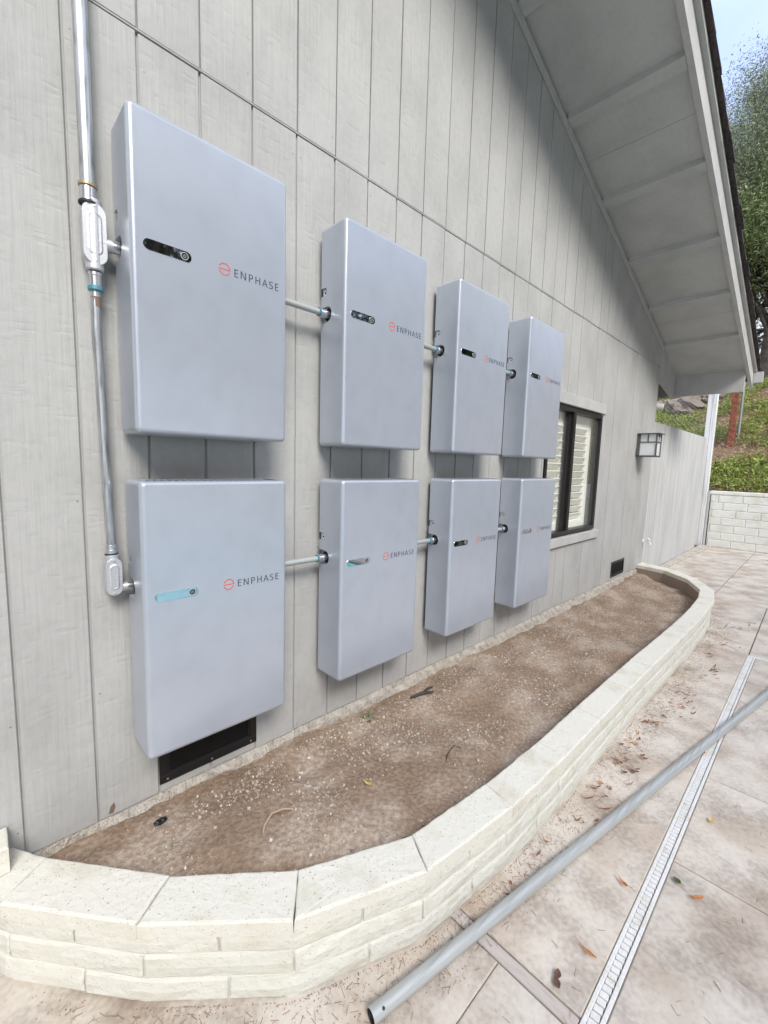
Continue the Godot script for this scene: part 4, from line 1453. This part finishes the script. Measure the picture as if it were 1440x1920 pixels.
# ------------------------------------------------------------------ small things
func build_small_things() -> void:
	# wall lantern near the far corner
	var la := thing("wall_lantern", "square grey metal lantern with white frosted panes near the far corner", "lantern", Vector3(5.83, 1.77, 0.0))
	var bx := 0.205
	var z0 := 0.02
	var z1 := 0.228
	var hh := 0.285
	part("back_plate", cbox(Vector3(-0.004, -0.004, 0.0035), Vector3(bx + 0.004, hh + 0.004, z0), 0.002), M.lantern_metal, la)
	part("roof_plate", cbox(Vector3(-0.025, hh + 0.001, 0.004), Vector3(bx + 0.03, hh + 0.011, z1 + 0.03), 0.003), M.lantern_metal, la)
	part("base_plate", cbox(Vector3(0, 0, z0 + 0.001), Vector3(bx, 0.018, z1), 0.003), M.lantern_metal, la)
	var t := 0.016
	for q in [[0, z0 + 0.001], [bx - t, z0 + 0.001], [0, z1 - t], [bx - t, z1 - t]]:
		part("corner_bar", cbox(Vector3(q[0], 0.0185, q[1]), Vector3(q[0] + t, hh, q[1] + t), 0.002), M.lantern_metal, la)
	var ym := 0.178
	for sx in [0.003, bx - 0.011]:
		part("cross_bar", cbox(Vector3(sx, ym, z0 + t + 0.0015), Vector3(sx + 0.008, ym + 0.012, z1 - t - 0.0005), 0.001), M.lantern_metal, la)
		part("mullion", cbox(Vector3(sx, ym + 0.0125, (z0 + z1) / 2 - 0.006), Vector3(sx + 0.008, hh, (z0 + z1) / 2 + 0.006), 0.001), M.lantern_metal, la)
		part("pane", cbox(Vector3(sx + 0.0085 if sx < 0.1 else sx - 0.0045, 0.0185, z0 + t + 0.001), Vector3(sx + 0.0125 if sx < 0.1 else sx - 0.0005, hh, z1 - t - 0.001), 0.001), M.frosted_glass, la)
	part("cross_bar", cbox(Vector3(t + 0.0005, ym, z1 - 0.011), Vector3(bx - t - 0.0005, ym + 0.012, z1 - 0.003), 0.001), M.lantern_metal, la)
	part("mullion", cbox(Vector3(bx / 2 - 0.006, ym + 0.0125, z1 - 0.011), Vector3(bx / 2 + 0.006, hh, z1 - 0.003), 0.001), M.lantern_metal, la)
	part("pane", cbox(Vector3(t + 0.0005, 0.0185, z1 - 0.016), Vector3(bx - t - 0.0005, hh, z1 - 0.0115), 0.001), M.frosted_glass, la)
	part("mount_bracket", cbox(Vector3(-0.02, 0.02, 0.004), Vector3(-0.0045, 0.11, 0.03), 0.002), M.lantern_metal, la)

	# security camera on the end wall
	var sc := thing("security_camera", "small white round security camera at the house corner below the eave", "camera", Vector3(6.60, 2.51, -0.06))
	var dirn := Vector3(0.45, -0.18, 0.87).normalized()
	part("arm", tube([Vector3(-0.038, 0.01, -0.03), Vector3(0.05, 0.01, -0.02), Vector3(0.11, 0.0, 0.03)], 0.016, 12), M.white_plastic, sc)
	part("housing", turned([[0.0, 0.0], [0.0, 0.036], [0.012, 0.045], [0.10, 0.047], [0.108, 0.043], [0.104, 0.036]], dirn, 20), M.white_plastic, sc, Vector3(0.085, 0.002, 0.0))
	part("lens", turned([[0.0, 0.037], [0.004, 0.03], [0.007, 0.0]], dirn, 18), M.black_plastic, sc, Vector3(0.085, 0.002, 0.0) + dirn * 0.101)

	# hose tap at the far corner
	var tp := thing("hose_tap", "small pale hose tap low on the wall near the far corner", "tap", Vector3(6.50, 0.60, 0.0035))
	part("spout", tube([Vector3(0, 0, 0), Vector3(0, 0.002, 0.06), Vector3(0.0, -0.012, 0.085), Vector3(0, -0.045, 0.095)], [0.014, 0.012, 0.013, 0.015], 12), M.white_plastic, tp)
	part("flange", turned([[0.0, 0.032], [0.005, 0.03], [0.007, 0.012]], Vector3(0, 0, 1), 16), M.white_plastic, tp)
	part("handle", turned([[0.0, 0.006], [0.03, 0.006], [0.031, 0.026], [0.04, 0.026], [0.041, 0.0]], Vector3(0, 0.75, 0.66).normalized(), 14), M.white_plastic, tp, Vector3(0, 0.008, 0.05))

	# loose pipe lying across the drain
	var a := Vector3(0.335, 0.0245, 1.014)
	var b := Vector3(4.35, 0.0245, 1.742)
	var gp := thing("loose_conduit", "long loose galvanized pipe lying diagonally across the patio", "pipe", a)
	var d := (b - a)
	var s := Shape.new()
	var path := PackedVector3Array()
	for k in 25:
		path.append(d * (k / 24.0))
	add_tube(s, path, 0.0215, 24, false)
	# open mouth: wall thickness and dark inside
	var un := d.normalized()
	add_turned(s, Vector3.ZERO, un, [[0.0, 0.0215], [-0.0001, 0.0195]], 24)
	part("pipe", s.done(), M.galvanized_tube, gp)
	part("bore", turned([[0.0, 0.0194], [0.25, 0.0194], [0.2501, 0.0]], un, 20), M.rubber, gp)
	part("punched_hole", turned([[0.0, 0.0048], [0.0012, 0.0046], [0.0013, 0.0]], Vector3(-0.12, 0.8, 0.58).normalized(), 12), M.rubber, gp, un * 0.035 + Vector3(-0.12, 0.8, 0.58).normalized() * 0.0208)

	# channel drain with its grate
	var dr := thing("channel_drain", "narrow white slotted channel drain set in the patio", "drain", Vector3(0.62, 0, 1.424))
	var L := 3.825
	part("channel", cbox(Vector3(0, -0.09, 0.0), Vector3(L, -0.03, 0.052), 0.002), M.drain_dark, dr)
	part("side_rail", cbox(Vector3(0, -0.06, 0.0), Vector3(L, 0.002, 0.0125), 0.002), M.white_plastic, dr)
	part("side_rail", cbox(Vector3(0, -0.06, 0.0405), Vector3(L, 0.002, 0.053), 0.002), M.white_plastic, dr)
	var cell := cbox(Vector3(0, -0.012, 0.0), Vector3(0.0205, 0.0, 0.0245), 0.0012)
	var n := int(L / 0.0243)
	for k in n:
		part("grate_bar", cell, M.white_plastic, dr, Vector3(0.002 + k * 0.0243, 0.0005 + 0.0006 * sin(k * 7.7), 0.0143), Basis(Vector3.UP, 0.12))
	var dc := thing("drain_branch", "thin white drain strip turning away at the far end of the channel drain", "drain", Vector3(4.447, 0, 1.424))
	part("strip", cbox(Vector3(0.0, -0.06, 0.0), Vector3(0.022, 0.003, 2.0), 0.002), M.white_plastic, dc)

# ------------------------------------------------------------------ litter
func leaf_mesh(l: float, w: float, curl: float, twist: float) -> ArrayMesh:
	var s := Shape.new()
	var n := 7
	var pts := []
	for i in n + 1:
		var t := float(i) / n
		var ww := w * sin(PI * clampf(0.06 + t * 0.92, 0.0, 1.0)) * (1.0 - 0.25 * t)
		var a := curl * (t - 0.5)
		var c := Vector3((t - 0.5) * l * cos(a * 0.6), absf(sin(a)) * l * 0.35 + 0.004, sin(twist * (t - 0.5)) * l * 0.35)
		var up := Vector3(0, 1, 0).rotated(Vector3.RIGHT, twist * (t - 0.4))
		var sd := Vector3(0, 0, 1).rotated(Vector3.RIGHT, twist * (t - 0.4))
		pts.append([c - sd * ww + up * ww * 0.45, c, c + sd * ww + up * ww * 0.45])
	for i in n:
		for j in 2:
			s.quad(pts[i][j], pts[i + 1][j], pts[i + 1][j + 1], pts[i][j + 1], Vector3.UP)
	return s.done()

func build_litter() -> void:
	var tan_m := mat("dry_leaf_tan", Color(0.42, 0.235, 0.10), 0.75)
	var red_m := mat("dry_leaf_red", Color(0.24, 0.085, 0.05), 0.75)
	var brn_m := mat("dry_leaf_brown", Color(0.13, 0.075, 0.05), 0.8)
	var org_m := mat("dry_leaf_orange", Color(0.52, 0.21, 0.06), 0.7)
	var yel_m := mat("dry_leaf_yellow", Color(0.62, 0.44, 0.14), 0.7)
	var grn_m := mat("fresh_leaf_green", Color(0.06, 0.10, 0.025), 0.6)
	for m in [tan_m, red_m, brn_m, org_m, yel_m, grn_m]:
		m.cull_mode = BaseMaterial3D.CULL_DISABLED
	var shapes := [leaf_mesh(0.055, 0.009, 1.6, 1.4), leaf_mesh(0.07, 0.007, 1.0, 2.2), leaf_mesh(0.045, 0.010, 2.2, 0.8), leaf_mesh(0.06, 0.006, 2.6, 1.8), leaf_mesh(0.034, 0.012, 0.8, 0.3)]
	# single leaves one can point to
	var single := [
		[0.842, 1.330, brn_m, 4, 0.4, "dark brown leaf lying left of the drain near the camera, the upper of two"],
		[0.818, 1.338, brn_m, 4, 0.9, "dark brown leaf lying left of the drain near the camera, the lower of two"],
		[1.494, 1.512, grn_m, 4, 1.2, "small green leaf lying just right of the drain"],
		[1.462, 1.575, org_m, 0, 2.6, "curled tan-orange leaf right of the drain below the green leaf"],
		[1.326, 1.368, org_m, 0, 1.5, "orange leaf just left of the drain"],
		[1.958, 1.548, yel_m, 4, 0.2, "small yellow leaf right of the drain"],
		[0.98, 1.36, org_m, 1, 2.0, "long orange leaf left of the drain near the dark leaves"],
		[2.52, 1.43, org_m, 2, 0.6, "curled reddish leaf by the drain where the pipe crosses it"]]
	for q in single:
		var o := top("fallen_leaf", shapes[q[3]], q[2], Vector3(q[0], 0.0035, q[1]))
		o.rotation.y = q[4]
		tag(o, q[5], "leaf", "single leaves on the patio")
	# drift of curled leaves between planter and pipe
	var spots := [[2.04, 1.146, 7], [2.13, 1.171, 6], [2.33, 1.10, 5], [3.01, 1.24, 12], [2.76, 1.162, 8], [3.78, 1.256, 9], [4.33, 1.20, 6], [5.16, 1.22, 8], [4.6, 1.26, 7], [1.53, 1.156, 3], [1.4, 1.10, 3], [0.99, 1.058, 3], [2.25, 1.16, 8], [1.8, 1.134, 4], [2.6, 1.12, 8], [3.3, 1.18, 7], [5.5, 1.35, 5]]
	var pal := [tan_m, red_m, red_m, brn_m, org_m, red_m]
	var words := {tan_m: "curled tan leaf", red_m: "curled red-brown leaf", brn_m: "curled dark brown leaf", org_m: "curled orange leaf"}
	for q in spots:
		for k in q[2]:
			var m: Material = pal[rng.randi() % pal.size()]
			var z: float = q[1] + rng.randfn() * 0.04
			var x: float = q[0] + rng.randfn() * 0.10
			if z < 1.075 and x < 5.0:
				z = 1.075 + rng.randf() * 0.03
			var o := top("fallen_leaf", shapes[rng.randi() % 4], m, Vector3(x, 0.0035, z))
			o.rotation.y = rng.randf() * TAU
			o.scale = Vector3.ONE * rng.randf_range(0.45, 0.95)
			var zone := "by the far curve of the planter"
			for zn in [[1.7, "by the near curve of the planter foot"], [2.45, "between planter foot and loose pipe"], [3.15, "halfway along the straight planter foot"], [4.05, "by the planter foot level with the drain's far end"]]:
				if x < zn[0]:
					zone = zn[1]
					break
			tag(o, "%s %s" % [words[m], zone], "leaf", "leaf drift " + zone + ", " + m.resource_name.replace("dry_leaf_", ""))
	# fine needles and crumbs that nobody could count
	var needle := cbox(Vector3(-0.011, 0, -0.0005), Vector3(0.011, 0.0009, 0.0005), 0.0003)
	var xs := []
	var cs := []
	var line := outer_line(0.0)
	for i in 1700:
		var x := -0.3 + rng.randf() * 6.0
		var z := planter_edge(line, x) + 0.012 + absf(rng.randfn()) * 0.07
		if rng.randf() < 0.22:
			x = 0.3 + rng.randf() * 4.0
			z = 1.08 + rng.randf() * 0.9
		xs.append(Transform3D(Basis(Vector3.UP, rng.randf() * TAU).scaled(Vector3.ONE * rng.randf_range(0.4, 1.3)), Vector3(x, 0.001, z)))
		var v := rng.randf_range(0.5, 1.2)
		cs.append(Color(0.30 * v, 0.17 * v, 0.11 * v))
	M.leaf_dry.backlight_enabled = false
	var crumb_noise := noise(1.0, 777, 3)
	var o1 := scatter("needle_litter", needle, M.leaf_dry, xs, cs, self)
	o1.set_meta("kind", "stuff")
	tag(o1, "fine brown needles and crumbs strewn along the planter foot", "litter")
	# soil washed out along the planter foot
	xs = []
	cs = []
	while xs.size() < 9000:
		var x := -0.35 + rng.randf() * 5.9
		var z := planter_edge(line, x) - 0.012 + pow(rng.randf(), 2.4) * 0.16
		if crumb_noise.get_noise_2d(x * 3.0, z * 3.0) * 0.9 + 0.45 < rng.randf():
			continue
		var r := 0.0009 + 0.0028 * pow(rng.randf(), 4.0)
		xs.append(Transform3D(spin(r), Vector3(x, r * 0.3, z)))
		var v := rng.randf_range(0.6, 1.3)
		cs.append(Color(0.36, 0.26, 0.19) * v)
	var o3 := scatter("soil_crumbs", pebble_mesh(), M.pebble, xs, cs, self)
	o3.set_meta("kind", "stuff")
	tag(o3, "brown soil crumbs washed out along the planter foot", "soil")
	# pebbles and clods on the soil
	var peb := pebble_mesh()
	xs = []
	cs = []
	var pn := noise(1.7, 402, 3)
	var bed := outer_line(0.135)
	bed.append(Vector2(6.2, 0.07))
	bed.append(Vector2(-0.25, 0.07))
	while xs.size() < 36000:
		var x := -0.35 + rng.randf() * 6.5
		var z := 0.05 + pow(rng.randf(), 1.15) * 0.95
		if not Geometry2D.is_point_in_polygon(Vector2(x, z), bed):
			continue
		if pn.get_noise_2d(x, z * 1.3) * 1.1 + 0.55 - 0.3 * z < rng.randf():
			continue
		var r := 0.0014 + 0.0085 * pow(rng.randf(), 7.0)
		xs.append(Transform3D(spin(r), Vector3(x, soil_y(x, z) + r * 0.25, z)))
		var v := rng.randf_range(0.55, 1.25)
		var c := Color(0.45, 0.375, 0.305) if rng.randf() < 0.88 else Color(0.58, 0.53, 0.45)
		cs.append(c * v)
	var o2 := scatter("soil_pebbles", peb, M.pebble, xs, cs, self)
	o2.set_meta("kind", "stuff")
	tag(o2, "small stones and clods strewn over the planter soil", "pebbles")
	# things lying on the soil
	var tw := thing("twig", "forked dark twig on the soil against the wall footing", "twig", Vector3(1.56, soil_y(1.56, 0.15) + 0.008, 0.15), "twigs on the soil")
	part("stem", tube([Vector3(-0.09, 0.0, -0.02), Vector3(0.0, 0.006, 0.0), Vector3(0.06, 0.004, 0.035)], [0.008, 0.011, 0.006], 8), M.bark, tw)
	part("fork", tube([Vector3(0.0, 0.006, 0.0), Vector3(0.06, 0.012, -0.01), Vector3(0.10, 0.008, -0.005)], [0.009, 0.007, 0.004], 8), M.bark, tw)
	var rt := top("root", tube([Vector3(-0.07, -0.004, 0.05), Vector3(-0.045, 0.012, 0.02), Vector3(0.0, 0.02, -0.005), Vector3(0.05, 0.014, 0.0), Vector3(0.085, 0.002, 0.015)], [0.003, 0.0042, 0.0045, 0.0045, 0.004], 8), mat("pale_root", Color(0.42, 0.30, 0.20), 0.85), Vector3(0.38, soil_y(0.38, 0.39), 0.39))
	tag(rt, "thin pale curved root poking out of the near soil", "root")
	var tw2 := top("twig", tube([Vector3(-0.10, 0.004, 0.03), Vector3(-0.03, 0.012, -0.01), Vector3(0.06, 0.010, -0.035), Vector3(0.075, 0.004, 0.0)], [0.0018, 0.0022, 0.002, 0.0016], 6), M.bark, Vector3(1.26, soil_y(1.26, 0.60), 0.60))
	tag(tw2, "very thin hooked twig in the middle of the soil bed", "twig", "twigs on the soil")
	var lf := top("fallen_leaf", shapes[0], yel_m, Vector3(0.775, soil_y(0.775, 0.50) + 0.006, 0.50))
	lf.rotation.y = 2.2
	tag(lf, "yellowish dry leaf on the soil", "leaf")
	var lf2 := top("fallen_leaf", shapes[4], grn_m, Vector3(0.70, soil_y(0.70, 0.80) + 0.005, 0.80))
	tag(lf2, "small dull green leaf on the soil by a cap joint", "leaf")
	var cl := top("plastic_scrap", rock_mesh(0.02, 910), M.vent_black, Vector3(0.06, soil_y(0.06, 0.115) + 0.008, 0.115))
	cl.scale = Vector3(1.0, 0.6, 0.7)
	tag(cl, "small black lump on the soil near the first vent", "scrap")
	var wd := thing("weed", "tiny green weed sprouting from the soil by the footing", "weed", Vector3(1.12, soil_y(1.12, 0.115), 0.115))
	xs = []
	cs = []
	for i in 14:
		var p := Vector3(rng.randfn() * 0.025, absf(rng.randfn()) * 0.012 + 0.006, rng.randfn() * 0.018)
		xs.append(Transform3D(spin(0.5), p))
		cs.append(Color(0.10, 0.15, 0.04) * rng.randf_range(0.7, 1.3))
	part("leaves", merged(leaf_cluster(5, 0.02, 0.018, 640), xs, cs), M.leaf_green, wd)

func planter_edge(line: PackedVector2Array, x: float) -> float:
	for k in line.size() - 1:
		if x >= line[k].x and x <= line[k + 1].x:
			return lerpf(line[k].y, line[k + 1].y, (x - line[k].x) / maxf(0.001, line[k + 1].x - line[k].x))
	return 0.0

func pebble_mesh() -> ArrayMesh:
	var s := Shape.new()
	s.tinted = true
	var p := [Vector3(1, 0, 0.1), Vector3(-0.9, 0.1, 0), Vector3(0, 0.7, 0.1), Vector3(0.1, -0.7, 0), Vector3(0, 0.1, 0.85), Vector3(0.1, 0, -0.9)]
	for sx in [0, 1]:
		for sy in [2, 3]:
			for sz in [4, 5]:
				s.tri(p[sx], p[sy], p[sz], p[sx] + p[sy] + p[sz])
	return s.done()

# ------------------------------------------------------------------ planting
func build_trees() -> void:
	# ground cover on the slope
	var cl := leaf_cluster(14, 0.17, 0.032, 600)
	var xs := []
	var cs := []
	var pn := noise(0.55, 601, 3)
	while xs.size() < 21000:
		var x := 11.5 + rng.randf() * 7.0
		var z := -5.0 + rng.randf() * 8.5
		var g := pn.get_noise_2d(x * 1.3, z * 1.3) * 1.5 + 0.24 + (0.5 if x < 12.4 else 0.0)
		if g < rng.randf() * 0.9:
			continue
		xs.append(Transform3D(spin(rng.randf_range(0.6, 1.3)), Vector3(x, hill_y(x, z) + rng.randf() * 0.12, z)))
		var v := rng.randf_range(0.6, 1.35)
		var c := Color(0.19, 0.29, 0.05).lerp(Color(0.36, 0.40, 0.085), rng.randf())
		if rng.randf() < 0.07:
			c = Color(0.20, 0.07, 0.045)
		cs.append(c * v)
	var gc := scatter("ground_cover", cl, M.leaf_green, xs, cs, self)
	gc.set_meta("kind", "stuff")
	tag(gc, "low green ground cover spreading over the hillside", "ground cover")
	xs = []
	cs = []
	var dry := leaf_cluster(11, 0.16, 0.034, 610)
	for i in 17000:
		var x := 11.5 + rng.randf() * 7.0
		var z := -5.0 + rng.randf() * 8.5
		xs.append(Transform3D(Basis(Vector3.UP, rng.randf() * TAU).scaled(Vector3(1, 0.3, 1) * rng.randf_range(0.7, 1.3)), Vector3(x, hill_y(x, z) + 0.02 + rng.randf() * 0.06, z)))
		var v := rng.randf_range(0.6, 1.3)
		cs.append(Color(0.60, 0.44, 0.29) * v)
	var dl := scatter("dry_leaf_litter", dry, M.leaf_dry, xs, cs, self)
	dl.set_meta("kind", "stuff")
	tag(dl, "dry tan leaf litter between the plants on the hillside", "leaf litter")

	# trees above the slope, seen past the roof edge
	var oak := leaf_cluster(40, 0.42, 0.036, 620)
	var dense := leaf_cluster(30, 0.42, 0.045, 621)
	tree("oak_tree", "tall feathery grey-green oak behind the roof edge, reaching the sky", Vector3(18.6, hill_y(18.6, -0.8), -0.8), Vector3(0.0, 6.6, 0.2), Vector3(3.0, 3.9, 3.0), oak, 3800, Color(0.19, 0.23, 0.13), 41)
	tree("bushy_tree", "brighter green bushy tree lower on the slope by the roof edge", Vector3(16.6, hill_y(16.6, 0.1), 0.1), Vector3(0.0, 3.9, -0.2), Vector3(1.9, 2.3, 2.0), dense, 2400, Color(0.18, 0.24, 0.095), 42)
	tree("dark_tree", "dark evergreen tree in the shade behind the bushy one", Vector3(20.5, hill_y(20.5, -1.2), -1.2), Vector3(0.0, 2.4, 0.0), Vector3(2.6, 2.8, 3.4), dense, 2000, Color(0.08, 0.11, 0.05), 43)
	tree("dark_tree", "dark tree behind the boulders under the eave", Vector3(19.5, hill_y(19.5, -4.4), -4.4), Vector3(0.0, 1.6, 0.0), Vector3(2.4, 2.2, 3.0), dense, 1300, Color(0.045, 0.06, 0.03), 44)
	# garden trees across the pool, mirrored in the upper status lenses
	var broad := leaf_cluster(26, 0.7, 0.085, 622)
	var far_words := ["broad tree across the pool, leftmost", "second garden tree across the pool", "tall garden tree in the middle across the pool", "fourth garden tree across the pool", "fifth garden tree across the pool", "sixth garden tree across the pool", "seventh garden tree, beyond the right side of the pool", "eighth garden tree, well right of the pool", "last garden tree, farthest right of the pool"]
	for k in 9:
		tree("garden_tree", far_words[k], Vector3(-5.0 + k * 4.1, 0.0, 13.5 + 1.5 * sin(k * 2.0)), Vector3(0.0, 7.0 + sin(k * 1.3), 0.0), Vector3(3.2, 5.0, 2.6), broad, 2000, Color(0.05, 0.075, 0.03), 50 + k, "garden trees across the pool")
	tree("side_tree", "leafy tree beside the house, left of the camera", Vector3(-5.6, 0.0, 2.2), Vector3(0.0, 3.7, 0.0), Vector3(2.0, 2.9, 2.2), broad, 1100, Color(0.06, 0.085, 0.035), 70)
	for k in 4:
		tree("garden_shrub", ["rounded dark shrub right of the pool, nearest the house", "rounded dark shrub right of the pool, second from the house", "rounded dark shrub right of the pool, third from the house", "rounded dark shrub right of the pool, farthest from the house"][k], Vector3(5.9 + 1.15 * k, 0.0, 3.25 + 0.08 * k), Vector3(0.0, 0.6, 0.0), Vector3(0.75, 0.7, 0.75), dense, 260, Color(0.045, 0.065, 0.025), 60 + k, "shrubs right of the pool")

func tree(called: String, label: String, at: Vector3, crown_at: Vector3, radii: Vector3, cluster: Mesh, count: int, col: Color, seed_: int, group := "") -> void:
	var o := thing(called, label, "shrub" if called.ends_with("shrub") else "tree", at, group)
	var q := RandomNumberGenerator.new()
	q.seed = seed_
	var small := radii.y < 1.2
	var s := Shape.new()
	var tr := 0.05 if small else 0.06 * radii.y
	var h := crown_at.y
	add_tube(s, PackedVector3Array([Vector3(0, -0.3, 0), Vector3(0.08, h * 0.4, 0.05), Vector3(0.0, h * 0.8, 0.1), Vector3(0.05, h + radii.y * 0.5, 0)]), [tr * 1.4, tr, tr * 0.75, tr * 0.2], 10)
	# lobes of foliage carried on limbs
	var lobes := []
	var nl := 10 if small else 36
	for i in nl:
		var d := Vector3(q.randfn(), q.randfn() * 0.9 + 0.15, q.randfn()).normalized()
		var f := q.randf_range(0.45, 0.9)
		var c := crown_at + d * radii * f
		lobes.append([c, q.randf_range(0.2, 0.34)])
		add_tube(s, PackedVector3Array([Vector3(0, h * q.randf_range(0.35, 0.85), 0.05), crown_at.lerp(c, 0.5) + Vector3(0, -0.2, 0), c]), [tr * 0.45, tr * 0.3, tr * 0.1], 6)
	part("trunk", s.done(), M.bark, o)
	var xs := []
	var cs := []
	for i in count:
		var lb: Array = lobes[i % nl]
		var d := Vector3(q.randfn(), q.randfn(), q.randfn()).normalized() * pow(q.randf(), 0.42)
		var p: Vector3 = lb[0] + d * radii * lb[1]
		xs.append(Transform3D(Basis.from_euler(Vector3(q.randf() * TAU, q.randf() * TAU, q.randf() * TAU)).scaled(Vector3.ONE * q.randf_range(0.7, 1.3) * (0.5 if small else 1.0)), p))
		var v := q.randf_range(0.6, 1.4)
		cs.append(Color(col.r * v * q.randf_range(0.9, 1.15), col.g * v, col.b * v))
	part("crown", merged(cluster, xs, cs), M.leaf_green, o)

func merged(mesh: ArrayMesh, where: Array, colors: Array) -> ArrayMesh:
	var src := mesh.surface_get_arrays(0)
	var sv: PackedVector3Array = src[Mesh.ARRAY_VERTEX]
	var sn: PackedVector3Array = src[Mesh.ARRAY_NORMAL]
	var sc: PackedColorArray = src[Mesh.ARRAY_COLOR]
	var v := PackedVector3Array()
	var n := PackedVector3Array()
	var c := PackedColorArray()
	for i in where.size():
		var t: Transform3D = where[i]
		v.append_array(t * sv)
		n.append_array(Transform3D(t.basis.orthonormalized(), Vector3.ZERO) * sn)
		var k: Color = colors[i]
		for q in range(0, sc.size(), 3):
			var m := sc[q] * k
			m.a = 1.0
			c.append(m); c.append(m); c.append(m)
	var a := []
	a.resize(Mesh.ARRAY_MAX)
	a[Mesh.ARRAY_VERTEX] = v
	a[Mesh.ARRAY_NORMAL] = n
	a[Mesh.ARRAY_COLOR] = c
	var out := ArrayMesh.new()
	out.add_surface_from_arrays(Mesh.PRIMITIVE_TRIANGLES, a)
	return out
